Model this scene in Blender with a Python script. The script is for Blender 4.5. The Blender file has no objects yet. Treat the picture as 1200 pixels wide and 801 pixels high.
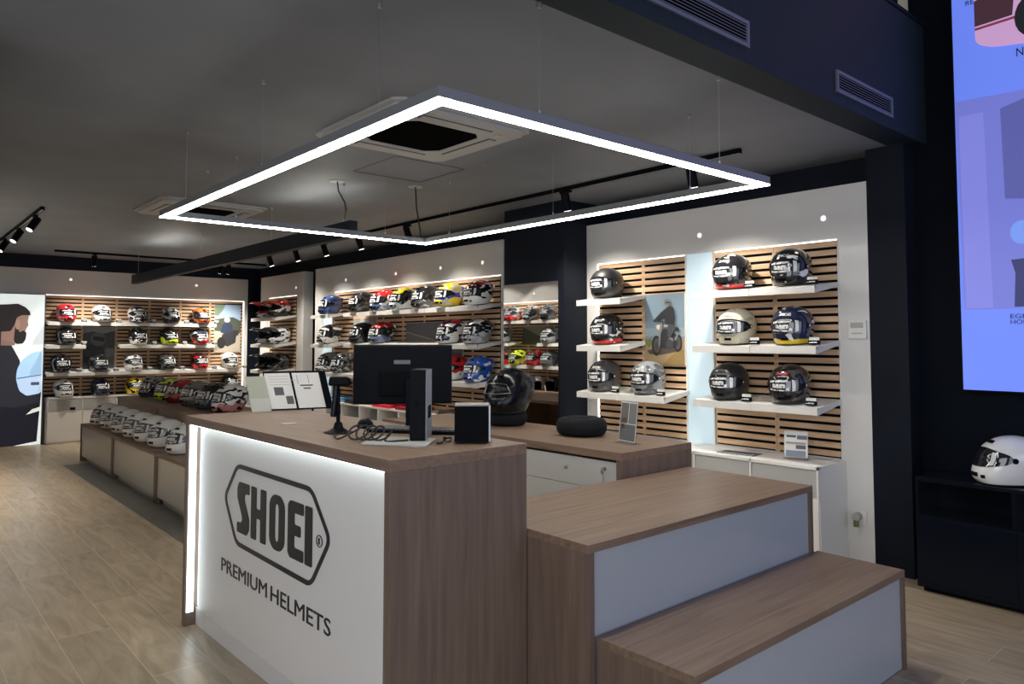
import bpy, bmesh, math, random
from mathutils import Matrix, Vector
from mathutils.geometry import tessellate_polygon
random.seed(7)
R = math.radians
SC = bpy.context.scene
COL = SC.collection
# ------------------------------------------------------------------ camera, world, light, exposure
F_PX, CY, PITCH, YAW = 862.0, 355.0, 2.92, 41.0
cam = bpy.data.cameras.new('camera'); co = bpy.data.objects.new('camera', cam); COL.objects.link(co)
co.location = (0, 0, 1.5); co.rotation_euler = (R(90 + PITCH), 0, R(-YAW))
cam.sensor_width = 36; cam.lens = 36 * F_PX / 1200; cam.shift_y = -(400.5 - CY) / 1200
cam.clip_start = 0.05; cam.clip_end = 60
SC.camera = co
SC.view_settings.view_transform = 'Standard'; SC.view_settings.look = 'None'
SC.view_settings.gamma = 1; SC.view_settings.use_curve_mapping = False
SC.view_settings.exposure = 0.0
SC.cycles.use_denoising = True
SC.cycles.max_bounces = 8; SC.cycles.diffuse_bounces = 4; SC.cycles.glossy_bounces = 4
SC.cycles.transmission_bounces = 4; SC.cycles.transparent_max_bounces = 8
SC.cycles.sample_clamp_indirect = 4.0; SC.cycles.caustics_reflective = False; SC.cycles.caustics_refractive = False
W = bpy.data.worlds.new('sky'); SC.world = W; W.use_nodes = True
W.node_tree.nodes['Background'].inputs[0].default_value = (.55, .68, 1, 1)
W.node_tree.nodes['Background'].inputs[1].default_value = 1.0
E_RING, E_BEAM, E_EDGE, E_COL, E_COUNTER, E_SCREEN, E_BANNER = 36.0, 22.0, 2.2, .46, 3.2, .78, .9
P_WINDOW, P_SIDE, P_SPOT, P_DOWN = 80.0, 135.0, 78.0, .7

def lamp(name, kind, loc, direction, energy, color=(1, 1, 1), parent=None, **k):
    l = bpy.data.lights.new(name, kind); l.energy = energy; l.color = color
    for a, b in k.items(): setattr(l, a, b)
    o = bpy.data.objects.new(name, l); COL.objects.link(o)
    m = Matrix.Translation(loc) @ Vector(direction).to_track_quat('-Z', 'Y').to_matrix().to_4x4()
    if parent is not None:
        o.parent = parent; m = MAT[parent.name].inverted() @ m
    o.matrix_local = m
    return o
MAT = {}
lamp('side_fill', 'AREA', (-3.4, -.6, 1.9), (1, .35, -.12), P_SIDE, (.95, .96, 1), shape='RECTANGLE', size=4.5, size_y=3.0)  # area lamp added on the left to brighten counter front and floor
lamp('shopfront_daylight', 'AREA', (1.0, -3.8, 1.9), (0, 1, -.08), P_WINDOW, (.85, .92, 1), shape='RECTANGLE', size=6.0, size_y=3.0)

# ------------------------------------------------------------------ materials
def P(name, c, rough=.5, metal=0, emit=None, es=0, coat=0, spec=.5, trans=0, alpha=1):
    m = bpy.data.materials.new(name); m.use_nodes = True
    b = m.node_tree.nodes['Principled BSDF']; i = b.inputs
    i['Base Color'].default_value = (*c, 1); i['Roughness'].default_value = rough; i['Metallic'].default_value = metal
    i['Specular IOR Level'].default_value = spec; i['Coat Weight'].default_value = coat; i['Coat Roughness'].default_value = .08
    i['Transmission Weight'].default_value = trans; i['Alpha'].default_value = alpha
    if emit: i['Emission Color'].default_value = (*emit, 1); i['Emission Strength'].default_value = es
    return m
def nodes(m):
    t = m.node_tree; return t, t.nodes, t.links, t.nodes['Principled BSDF']
def noisy(m, c1, c2, scale, stretch=(1, 1, 1), detail=5, lo=.35, hi=.65, bump=0, dist=0):
    t, N, L, b = nodes(m)
    tc = N.new('ShaderNodeTexCoord'); mp = N.new('ShaderNodeMapping'); mp.inputs['Scale'].default_value = stretch
    nz = N.new('ShaderNodeTexNoise'); nz.inputs['Scale'].default_value = scale; nz.inputs['Detail'].default_value = detail
    nz.inputs['Distortion'].default_value = dist
    cr = N.new('ShaderNodeValToRGB'); e = cr.color_ramp.elements
    e[0].position = lo; e[0].color = (*c1, 1); e[1].position = hi; e[1].color = (*c2, 1)
    L.new(tc.outputs['Object'], mp.inputs[0]); L.new(mp.outputs[0], nz.inputs['Vector'])
    L.new(nz.outputs['Fac'], cr.inputs[0]); L.new(cr.outputs[0], b.inputs['Base Color'])
    if bump:
        bp = N.new('ShaderNodeBump'); bp.inputs['Strength'].default_value = bump; bp.inputs['Distance'].default_value = .002
        L.new(nz.outputs['Fac'], bp.inputs['Height']); L.new(bp.outputs[0], b.inputs['Normal'])
    return m
def wood(name, c1, c2, axis, rough=.45, across=26):
    st = [across] * 3; st[axis] = 1.3
    return noisy(P(name, c1, rough), c1, c2, 1.6, st, 7, .28, .72, .05, .6)
OAK1, OAK2 = (.155, .098, .066), (.255, .175, .124)
M = dict(
    oak_x=wood('oak_laminate_x', OAK1, OAK2, 0), oak_y=wood('oak_laminate_y', OAK1, OAK2, 1), oak_z=wood('oak_laminate_z_shaded', (.125, .085, .064), (.19, .135, .103), 2),  # upright oak is a darker copy, side shade put into its colour
    slat_y=wood('slat_wood_y', (.52, .31, .17), (.82, .58, .38), 1, .5, 16), slat_x=wood('slat_wood_x', (.52, .31, .17), (.82, .58, .38), 0, .5, 16),
    white=P('white_gloss_panel', (.74, .73, .71), .16), whitem=P('white_satin', (.78, .77, .74), .35), shelfw=P('white_shelf_lacquer', (.66, .65, .625), .35),
    grey=P('light_grey_front', (.42, .42, .41), .3), bluegrey=P('blue_grey_gloss_front', (.40, .46, .54), .12), acrylic_front=P('frosted_front', (.55, .55, .53), .15),
    black=P('black_paint', (.004, .0045, .0055), .6, spec=.04), blackg=P('black_gloss', (.004, .0045, .006), .22, spec=.15), blackm=P('black_plastic', (.0045, .005, .007), .5, spec=.06),
    navy=noisy(P('dark_navy_paint', (.010, .013, .021), .5, spec=.12), (.007, .0095, .016), (.009, .012, .020), 3), cabinet=P('dark_cabinet_gloss', (.004, .006, .011), .2, spec=.18), navy2=P('dark_blue_black_paint', (.0035, .0055, .010), .6, spec=.05),
    ceiling=noisy(P('charcoal_ceiling_paint', (.1, .1, .1), .6), (.168, .184, .212), (.190, .207, .238), 2.2), fascia=P('fascia_paint', (.014, .023, .032), .6, spec=.15),
    metal=P('brushed_metal', (.5, .5, .52), .32, 1), chrome=P('chrome', (.7, .7, .7), .12, 1), alu=P('aluminium_profile', (.20, .21, .22), .5, .2),
    mirror=P('mirror_silver', (.9, .9, .9), .01, 1), ring=P('ring_diffuser', (.9, .9, .9), .5, emit=(1, .97, .89), es=E_RING),
    beam_up=P('beam_uplight', (.9, .9, .9), .5, emit=(1, .95, .82), es=E_BEAM), edge=P('slat_edge_led', (.9, .9, .9), .5, emit=(1, .95, .84), es=E_EDGE),
    col=P('blue_white_lightbox', (.42, .48, .52), .5, emit=(.66, .90, 1), es=E_COL), cled=P('counter_led', (.9, .9, .9), .5, emit=(.84, .97, 1), es=E_COUNTER),
    dlens=P('downlight_lens', (.9, .9, .9), .4, emit=(1, .97, .9), es=1.0), lens=P('lamp_lens', (.9, .9, .9), .4, emit=(1, .95, .86), es=6), darkfelt=P('black_felt', (.01, .011, .014), .9, spec=.2), paper=P('paper_white', (.75, .74, .70), .7),
    rubber=P('black_rubber', (.012, .012, .012), .7), acryl=P('clear_acrylic', (.95, .97, .97), .03, trans=1, alpha=.35), acwhite=P('appliance_white', (.40, .40, .39), .45),
    mezz=P('beige_mezzanine_glow', (.55, .50, .40), .7, emit=(.55, .5, .4), es=.12), visor=P('smoked_visor', (.012, .013, .017), .06, coat=.6), clearvis=P('dark_blue_visor', (.02, .03, .05), .05, coat=.5),  # mezzanine wall colour carries a faint glow, no lamp there
)
M['bluegrey'].node_tree.nodes['Principled BSDF'].inputs['Base Color'].default_value = (.40, .43, .47, 1)
# label with rows of small illegible print
def printmat(name, a, b, sx, sz, thr=.52):
    m = P(name, a, .5); t, N, L, bs = nodes(m)
    tc = N.new('ShaderNodeTexCoord'); mp = N.new('ShaderNodeMapping'); mp.inputs['Scale'].default_value = (sx, sx, sz)
    nz = N.new('ShaderNodeTexNoise'); nz.inputs['Scale'].default_value = 1; nz.inputs['Detail'].default_value = 1
    cr = N.new('ShaderNodeValToRGB'); cr.color_ramp.interpolation = 'CONSTANT'; e = cr.color_ramp.elements
    e[0].position = 0; e[0].color = (*a, 1); e[1].position = thr; e[1].color = (*b, 1)
    L.new(tc.outputs['Object'], mp.inputs[0]); L.new(mp.outputs[0], nz.inputs['Vector']); L.new(nz.outputs['Fac'], cr.inputs[0]); L.new(cr.outputs[0], bs.inputs['Base Color'])
    return m
M['tag'] = printmat('white_tag_print', (.78, .78, .76), (.3, .3, .3), 300, 340, .60)
M['sticker'] = printmat('visor_sticker_print', (.74, .75, .76), (.04, .04, .05), 170, 70, .55)
def floor_mat():
    m = P('oak_look_planks', (.3, .25, .2), .34); t, N, L, b = nodes(m)
    tc = N.new('ShaderNodeTexCoord'); mp = N.new('ShaderNodeMapping'); mp.inputs['Rotation'].default_value = (0, 0, R(-90)); mp.inputs['Scale'].default_value = (1, 1, 1)
    L.new(tc.outputs['Object'], mp.inputs[0])
    br = N.new('ShaderNodeTexBrick'); br.inputs['Scale'].default_value = 1; br.inputs['Brick Width'].default_value = 1.2; br.inputs['Row Height'].default_value = .25
    br.inputs['Mortar Size'].default_value = .0022; br.inputs['Mortar Smooth'].default_value = .1; br.inputs['Bias'].default_value = 0; br.offset = .37
    br.inputs['Color1'].default_value = (.0, .0, .0, 1); br.inputs['Color2'].default_value = (1, 1, 1, 1); br.inputs['Mortar'].default_value = (.5, .5, .5, 1)
    L.new(mp.outputs[0], br.inputs['Vector'])
    # grain, shifted plank by plank
    sh = N.new('ShaderNodeVectorMath'); sh.operation = 'MULTIPLY_ADD'; sh.inputs[1].default_value = (7, 3, 5)
    L.new(br.outputs['Color'], sh.inputs[0]); L.new(tc.outputs['Object'], sh.inputs[2])
    m2 = N.new('ShaderNodeMapping'); m2.inputs['Scale'].default_value = (9, 1.6, 1); L.new(sh.outputs[0], m2.inputs[0])
    nz = N.new('ShaderNodeTexNoise'); nz.inputs['Scale'].default_value = 1.3; nz.inputs['Detail'].default_value = 7; nz.inputs['Distortion'].default_value = 1.6; L.new(m2.outputs[0], nz.inputs['Vector'])
    cr = N.new('ShaderNodeValToRGB'); e = cr.color_ramp.elements
    e[0].position = .28; e[0].color = (.31, .238, .155, 1); e[1].position = .74; e[1].color = (.53, .43, .305, 1)
    L.new(nz.outputs['Fac'], cr.inputs[0])
    hv = N.new('ShaderNodeMix'); hv.data_type = 'RGBA'; hv.blend_type = 'MULTIPLY'; hv.inputs['Factor'].default_value = .16
    L.new(cr.outputs[0], hv.inputs['A']); L.new(br.outputs['Color'], hv.inputs['B'])
    mo = N.new('ShaderNodeMix'); mo.data_type = 'RGBA'; L.new(br.outputs['Fac'], mo.inputs['Factor']); L.new(hv.outputs['Result'], mo.inputs['A']); mo.inputs['B'].default_value = (.55, .46, .36, 1)
    L.new(mo.outputs['Result'], b.inputs['Base Color'])
    bp = N.new('ShaderNodeBump'); bp.inputs['Strength'].default_value = .25; bp.inputs['Distance'].default_value = .003; L.new(nz.outputs['Fac'], bp.inputs['Height']); L.new(bp.outputs[0], b.inputs['Normal'])
    return m
M['floor'] = floor_mat()
M['floorgrey'] = noisy(P('grey_floor_strip', (.1, .1, .1), .4), (.085, .083, .078), (.13, .127, .12), 3, (1, .3, 1))

# ------------------------------------------------------------------ mesh helpers
class MB:
    def __init__(s): s.v = []; s.f = []; s.mi = []
    def add(s, vs, fs, mi=0):
        b = len(s.v); s.v += [tuple(v) for v in vs]; s.f += [tuple(b + i for i in f) for f in fs]; s.mi += [mi] * len(fs); return s
    def box(s, x0, x1, y0, y1, z0, z1, mi=0, T=None):
        vs = [(x, y, z) for x in (x0, x1) for y in (y0, y1) for z in (z0, z1)]
        if T: vs = [T(*v) for v in vs]
        return s.add(vs, [(0, 1, 3, 2), (4, 6, 7, 5), (0, 4, 5, 1), (2, 3, 7, 6), (0, 2, 6, 4), (1, 5, 7, 3)], mi)
    def hexa(s, pts, mi=0): return s.add(pts, [(0, 1, 2, 3), (7, 6, 5, 4), (0, 4, 5, 1), (1, 5, 6, 2), (2, 6, 7, 3), (3, 7, 4, 0)], mi)
    def tube(s, path, r, n=8, mi=0, closed=False):
        path = [Vector(p) for p in path]; k = len(path); vs = []; fs = []
        for i, p in enumerate(path):
            if closed: d = path[(i + 1) % k] - path[i - 1]
            else: d = path[min(i + 1, k - 1)] - path[max(i - 1, 0)]
            d = d.normalized() if d.length > 1e-9 else Vector((0, 0, 1))
            a = d.cross(Vector((0, 0, 1)));
            if a.length < 1e-3: a = d.cross(Vector((1, 0, 0)))
            a.normalize(); b = d.cross(a); rr = r[i] if isinstance(r, (list, tuple)) else r
            vs += [p + (a * math.cos(2 * math.pi * j / n) + b * math.sin(2 * math.pi * j / n)) * rr for j in range(n)]
        for i in range(k if closed else k - 1):
            i2 = (i + 1) % k
            fs += [(i * n + j, i * n + (j + 1) % n, i2 * n + (j + 1) % n, i2 * n + j) for j in range(n)]
        if not closed: fs += [tuple(range(n)), tuple(range((k - 1) * n, k * n))]
        return s.add(vs, fs, mi)
    def cyl(s, p0, p1, r, n=20, mi=0, r2=None): return s.tube([p0, p1], [r, r if r2 is None else r2], n, mi)
    def prism(s, poly, T, d0, d1, mi=0):
        n = len(poly); tri = tessellate_polygon([[Vector((p[0], p[1], 0)) for p in poly]])
        vs = [T(p[0], p[1], d0) for p in poly] + [T(p[0], p[1], d1) for p in poly]
        fs = [tuple(t) for t in tri] + [tuple(i + n for i in t) for t in tri] + [(i, (i + 1) % n, (i + 1) % n + n, i + n) for i in range(n)]
        return s.add(vs, fs, mi)
    def grid(s, fn, nu, nv, mi=0, wrap=False):
        vs = [fn(i / (nu if wrap else nu - 1), j / (nv - 1)) for j in range(nv) for i in range(nu)]
        fs = []
        for j in range(nv - 1):
            for i in range(nu if wrap else nu - 1):
                i2 = (i + 1) % nu; fs.append((j * nu + i, j * nu + i2, (j + 1) * nu + i2, (j + 1) * nu + i))
        return s.add(vs, fs, mi)
    def mesh(s, name, mats, inv=None, smooth=False):
        me = bpy.data.meshes.new(name); vs = s.v
        if inv is not None: vs = [inv @ Vector(v) for v in vs]
        me.from_pydata([tuple(v) for v in vs], [], s.f)
        if not isinstance(mats, (list, tuple)): mats = [mats]
        for m in mats: me.materials.append(m)
        me.polygons.foreach_set('material_index', s.mi)
        bm = bmesh.new(); bm.from_mesh(me); bmesh.ops.recalc_face_normals(bm, faces=bm.faces); bm.to_mesh(me); bm.free()
        if smooth:
            me.polygons.foreach_set('use_smooth', [True] * len(me.polygons))
            me.set_sharp_from_angle(angle=R(smooth if smooth is not True else 40))
        return me
    def build(s, name, mats, parent=None, smooth=False, bevel=0):
        inv = MAT[parent.name].inverted() if parent is not None else None
        o = bpy.data.objects.new(name, s.mesh(name, mats, inv, smooth)); COL.objects.link(o)
        if parent is not None: o.parent = parent; MAT[o.name] = MAT[parent.name]
        else: MAT[o.name] = Matrix()
        if bevel:
            b = o.modifiers.new('bevel', 'BEVEL'); b.width = bevel; b.segments = 2; b.limit_method = 'ANGLE'
        return o
def tag(o, label, cat, group=None):
    o['label'] = label; o['category'] = cat
    if group: o['group'] = group
    return o
def thing(name, label, cat, loc=(0, 0, 0), rot=(0, 0, 0), group=None):
    o = bpy.data.objects.new(name, None); COL.objects.link(o); o.location = loc; o.rotation_euler = rot; o.empty_display_size = .1
    MAT[o.name] = Matrix.Translation(loc) @ Matrix.Rotation(rot[2], 4, 'Z') @ Matrix.Rotation(rot[1], 4, 'Y') @ Matrix.Rotation(rot[0], 4, 'X')
    return tag(o, label, cat, group)
def struct(name, mb, m, **k):
    o = mb.build(name, m, **k); o['kind'] = 'structure'; return o
def B(*a): return MB().box(*a)
def text_mb(txt, size, T, d0, d1, align='LEFT'):
    cu = bpy.data.curves.new('t', 'FONT'); cu.body = txt; cu.size = size; cu.align_x = align; cu.resolution_u = 3
    to = bpy.data.objects.new('t', cu); me = bpy.data.meshes.new_from_object(to); mb = MB()
    vs = [v.co.copy() for v in me.vertices]; n = len(vs)
    fs = [tuple(p.vertices) for p in me.polygons]
    # boundary edges give the side walls
    cnt = {}
    for f in fs:
        for i in range(len(f)):
            e = (f[i], f[(i + 1) % len(f)]); k = tuple(sorted(e)); cnt.setdefault(k, []).append(e)
    V = [T(v.x, v.y, d0) for v in vs] + [T(v.x, v.y, d1) for v in vs]
    Fs = fs + [tuple(i + n for i in reversed(f)) for f in fs] + [(e[0][1], e[0][0], e[0][0] + n, e[0][1] + n) for e in cnt.values() if len(e) == 1]
    mb.add(V, Fs); bpy.data.objects.remove(to); bpy.data.curves.remove(cu); bpy.data.meshes.remove(me)
    return mb

# ------------------------------------------------------------------ the setting
CEIL, HI = 2.78, 5.2
struct('floor', B(-3.6, 5.6, -4.2, 13.2, -.1, 0), M['floor'])
struct('ceiling', B(-.2, 5.6, 1.99, 13.2, CEIL, CEIL + .15), M['ceiling'])
struct('ceiling_high', B(-3.7, 5.7, -4.2, 3.2, HI, HI + .15), M['ceiling'])
struct('wall_fascia', B(-3.6, 5.17, 1.81, 1.99, CEIL, 3.565), M['fascia'])
struct('wall_right', B(5.2, 5.4, 1.9, 13.2, 0, CEIL), M['navy'])
struct('wall_entrance_right', B(5.17, 5.4, -4.2, 1.9, 0, HI), M['navy2'])
struct('wall_column', B(5.0, 5.2, 1.89, 2.13, 0, CEIL), M['navy'])
struct('wall_pier', B(4.70, 5.2, 4.69, 5.52, 0, CEIL), M['navy'])
struct('wall_recess', B(5.05, 5.2, 5.52, 5.885, 0, CEIL), M['navy'])
struct('wall_back', B(-.2, 5.4, 12.87, 13.1, 0, CEIL), M['navy'])
struct('wall_left', B(.12, .35, 3.75, 12.9, 0, CEIL), M['navy'])
wl = MB(); wl.box(-3.75, -3.55, 1.8, 3.9, 0, HI); wl.box(-3.75, -3.55, -4.2, -3.0, 0, HI); wl.box(-3.75, -3.55, -3.0, 1.8, 3.4, HI)
struct('wall_entrance_left', wl, M['whitem'])
struct('added_side_window', B(-3.66, -3.64, -2.98, 1.78, .02, 3.38), M['acryl'])  # unseen pane and its wall opening, added to go with the side lamp
struct('wall_return', B(-3.6, .35, 3.75, 3.9, 0, CEIL), M['whitem'])
wf = MB(); wf.box(-3.6, -2.2, -4.2, -4.05, 0, HI); wf.box(4.2, 5.4, -4.2, -4.05, 0, HI); wf.box(-2.2, 4.2, -4.2, -4.05, 3.4, HI)
struct('wall_front', wf, M['whitem'])
g = struct('window_1', B(-2.15, 4.15, -4.13, -4.11, .05, 3.36), M['acryl'])
fr = MB()
for x in (-2.2, -.05, 2.05, 4.14): fr.box(x, x + .06, -4.17, -4.07, 0, 3.4)
fr.box(-2.2, 4.2, -4.17, -4.07, 3.34, 3.4); fr.box(-2.2, 4.2, -4.17, -4.07, 0, .06)
o = fr.build('window_frame', M['blackm'], g)
# upper gallery seen over the fascia
struct('wall_gallery', B(-3.6, 5.17, 2.9, 3.05, 2.95, HI), M['mezz'])
struct('wall_gallery_side', B(5.2, 5.4, 1.9, 3.05, CEIL + .15, HI), M['mezz'])
gp = MB()
for x in (3.2, 4.05, 4.9): gp.box(x, x + .05, 1.88, 1.93, 3.565, HI)
struct('trim_1', gp, M['blackm'])
struct('trim_2', B(-3.6, 5.17, 1.80, 1.99, 3.565, 3.59), M['navy'])
hatch = MB()
for a in (0, 1):
    hatch.box(2.70, 3.30, 4.335 + a * .597, 4.338 + a * .597, CEIL - .003, CEIL + .01); hatch.box(2.70 + a * .597, 2.703 + a * .597, 4.335, 4.935, CEIL - .003, CEIL + .01)
struct('trim_3', hatch, P('hatch_joint', (.05, .05, .052), .7))
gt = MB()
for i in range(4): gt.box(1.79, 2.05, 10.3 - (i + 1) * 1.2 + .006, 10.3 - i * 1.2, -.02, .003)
struct('trim_4', gt, M['floorgrey'])  # thin grey strip over the planks beside the low display boxes

# wall mapping frames: s along the wall, d out into the room
def Fr(s, d, z): return (5.0 - d, s, z)
def Fb(s, d, z): return (s, 12.85 - d, z)
def Fl(s, d, z): return (.37 + d, s, z)

# ------------------------------------------------------------------ display wall units
def wall_panel(T, s0, s1, depth, label, z1=2.57):
    t = thing('wall_panel', label, 'wall panel', T((s0 + s1) / 2, 0, 0), group='white wall panels')
    MB().box(s0, s1, -depth, 0, 0, z1, 0, T).build('panel', M['white'], t, bevel=.003)
    return t
def slat_panel(T, s0, s1, z0, z1, label, mat, seams=(), edge_left=None, edge_right=None, top=True):
    t = thing('slat_panel', label, 'slat panel', T((s0 + s1) / 2, .01, z0), group='slatted wood wall panels')
    MB().box(s0, s1, .001, .006, z0, z1, 0, T).build('backing', M['black'], t)
    m = MB(); z = z1 - .004
    cuts = sorted([s0] + [c for c in seams] + [s1])
    while z - .037 > z0:
        for a, b in zip(cuts, cuts[1:]): m.box(a + .0015, b - .0015, .006, .017, z - .037, z, 0, T)
        z -= .0575
    for c in seams: m.box(c - .016, c + .016, .006, .011, z0, z1, 0, T)
    m.build('slats', mat, t)
    if top: MB().box(s0, s1, .001, .006, z1 + .001, z1 + .009, 0, T).build('led_strip', M['edge'], t)
    if edge_left is not None: MB().box(edge_left, edge_left + (.022 if edge_left > s1 - .01 else -.022), 0.001, .008, z0, z1 + .009, 0, T).build('led_strip', M['edge'], t)
    if edge_right is not None: MB().box(edge_right, edge_right - .006, .001, .008, z0, z1 + .009, 0, T).build('edge_trim', M['whitem'], t)
    return t
SD, ST = .36, R(6.2)   # shelf depth and tilt
def shelf(T, s0, s1, zf, label, seams=(), group='white sloping helmet shelves'):
    """zf: height of the top surface at its front edge"""
    t = thing('wall_shelf', label, 'shelf', T((s0 + s1) / 2, SD / 2, zf), group=group)
    up = SD * math.tan(ST); m = MB()
    cuts = sorted([s0] + list(seams) + [s1])
    for a, b in zip(cuts, cuts[1:]):
        a += .0015; b -= .0015
        m.hexa([T(a, .024, zf + up - .018), T(b, .024, zf + up - .018), T(b, SD, zf - .02), T(a, SD, zf - .02), T(a, .024, zf + up), T(b, .024, zf + up), T(b, SD, zf), T(a, SD, zf)])
    m.build('board', M['shelfw'], t)
    m = MB()
    for a, b in zip(cuts, cuts[1:]): m.box(a + .0015, b - .0015, SD - .012, SD + .002, zf - .048, zf + .001, 0, T)
    m.build('front_lip', M['shelfw'], t)
    for e in (s0, s1 - .004):
        m = MB(); m.hexa([T(e, .024, zf + up - .03), T(e + .004, .024, zf + up - .03), T(e + .004, SD - .012, zf - .047), T(e, SD - .012, zf - .047), T(e, .024, zf + up - .018), T(e + .004, .024, zf + up - .018), T(e + .004, SD - .012, zf - .02), T(e, SD - .012, zf - .02)])
        m.build('end_bracket', M['shelfw'], t)
    return t
def shelf_z(zf, d): return zf + (SD - d) * math.tan(ST)
def light_column(T, s0, s1, z0, z1, label):
    t = thing('light_column', label, 'light box', T((s0 + s1) / 2, .01, z0), group='glowing light columns')
    MB().box(s0, s1, .001, .008, z0, z1, 0, T).build('diffuser', M['col'], t)
    m = MB(); m.box(s0 - .012, s0, .001, .02, z0, z1, 0, T); m.box(s1, s1 + .012, .001, .02, z0, z1, 0, T)
    m.build('frame', M['whitem'], t)
def downlight(T, s, z, label):
    t = thing('wall_downlight', label, 'light', T(s, 0, z), group='small downlights on the white panels')
    nd = Vector(T(0, 1, 0)) - Vector(T(0, 0, 0)); p = Vector(T(s, .0005, z)); ax = (nd + Vector((0, 0, -.9))).normalized()
    MB().cyl(p, p + nd * .003, .026, 20).build('bezel', M['whitem'], t, smooth=True)
    MB().cyl(p + nd * .003, p + nd * .0045, .019, 20).build('lens', M['dlens'], t, smooth=True)
    lamp('downlight_beam', 'SPOT', p + nd * .20 + Vector((0, 0, -.04)), nd * .15 + Vector((0, 0, -1)), P_DOWN, (1, .88, .7), t, spot_size=R(120), spot_blend=.8, shadow_soft_size=.04)

# right wall, unit nearest the camera
wall_panel(Fr, 2.13, 4.78, .2, 'white glossy wall panel on right wall holding the cafe style helmets, nearest the big screen')
slat_panel(Fr, 3.58, 4.53, .70, 2.19, 'slatted wood panel around the motorcyclist poster on right wall', M['slat_y'], [4.02], edge_left=4.53)
slat_panel(Fr, 2.335, 3.305, .70, 2.19, 'slatted wood panel behind six helmets at right of the glowing column', M['slat_y'], [2.80], edge_right=2.335)
light_column(Fr, 3.33, 3.57, .685, 2.2, 'wide pale blue glowing column between the two slatted panels on right wall')
shelf(Fr, 3.98, 4.48, 1.85, 'short upper shelf with one black helmet, left of the poster')
shelf(Fr, 3.98, 4.48, 1.458, 'short middle shelf with one black and red helmet, left of the poster')
shelf(Fr, 3.545, 4.48, 1.06, 'lower shelf with two grey helmets below the poster', [4.01])
shelf(Fr, 2.32, 3.28, 1.862, 'top shelf with two helmets right of the glowing column', [2.8])
shelf(Fr, 2.32, 3.28, 1.462, 'middle shelf with a cream helmet right of the glowing column', [2.8])
shelf(Fr, 2.32, 3.28, 1.062, 'lowest shelf with two black helmets right of the glowing column', [2.8])
downlight(Fr, 3.449, 2.345, 'small downlight above the wide glowing column'); downlight(Fr, 2.428, 2.355, 'small downlight at the right end, nearest the dark column')
# right wall, middle unit
wall_panel(Fr, 5.889, 10.25, .2, 'long white wall panel in the middle of right wall with racing helmets')
slat_panel(Fr, 5.93, 9.62, .70, 2.185, 'long slatted wood panel behind colourful racing helmets, above the cubbies', M['slat_y'], [6.4, 6.87, 7.34, 7.81, 8.28, 9.05])
light_column(Fr, 9.67, 9.97, .75, 2.11, 'narrow glowing column at the far end of the middle unit, behind the blue helmet')
shelf(Fr, 9.14, 9.65, 1.852, 'short top shelf carrying the plain blue helmet'); shelf(Fr, 5.875, 8.71, 1.858, 'long top shelf carrying six racing helmets', [6.34, 6.82, 7.29, 7.76, 8.24])
shelf(Fr, 9.14, 9.64, 1.45, 'short middle shelf carrying the white and black helmet'); shelf(Fr, 5.875, 8.70, 1.46, 'long middle shelf behind the monitor top', [6.34, 6.82, 7.29, 7.76, 8.24])
shelf(Fr, 5.875, 9.62, 1.065, 'long lowest shelf partly hidden by the monitor, with the blue and white helmet', [6.34, 6.82, 7.29, 7.76, 8.24, 8.7])
for s, w in ((9.306, 'above the plain blue helmet'), (8.0, 'above the red and blue helmet of the middle unit'), (7.024, 'above the yellow topped helmets'), (6.238, 'above the near end of the middle unit')):
    downlight(Fr, s, 2.35, 'small downlight ' + w)
# right wall, far narrow unit
wall_panel(Fr, 10.65, 12.30, .16, 'narrow white wall panel with off road helmets in the far corner')
slat_panel(Fr, 10.88, 11.9, .70, 2.2, 'short slatted panel behind the off road helmets', M['slat_y'], [], edge_left=11.9)
shelf(Fr, 10.84, 11.80, 1.857, 'top shelf with two red off road helmets'); shelf(Fr, 10.84, 11.80, 1.44, 'middle shelf with two white and navy off road helmets'); shelf(Fr, 10.84, 11.80, 1.03, 'lowest shelf with two black off road helmets')
downlight(Fr, 10.917, 2.33, 'small downlight above the off road helmets')
# back wall
wall_panel(Fb, 1.0, 4.99, .02, 'white wall panel along the back wall', 2.575)
slat_panel(Fb, 1.945, 4.90, .67, 2.18, 'wide slatted panel behind the helmets on the back wall', M['slat_x'], [2.43, 2.9, 3.38, 3.86, 4.34], edge_right=None, edge_left=4.9)
shelf(Fb, 1.93, 4.33, 1.773, 'top back wall shelf with five helmets', [2.41, 2.89, 3.37, 3.85])
shelf(Fb, 1.91, 2.42, 1.43, 'short back wall shelf with a single black helmet'); shelf(Fb, 2.89, 4.31, 1.43, 'second back wall shelf right of the portrait poster', [3.37, 3.85])
shelf(Fb, 1.93, 4.78, 1.028, 'long third back wall shelf with six helmets', [2.41, 2.89, 3.37, 3.85, 4.33])
downlight(Fb, 2.26, 2.43, 'small downlight above the left end of the back wall shelves'); downlight(Fb, 4.107, 2.43, 'small downlight above the right end of the back wall shelves')
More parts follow.
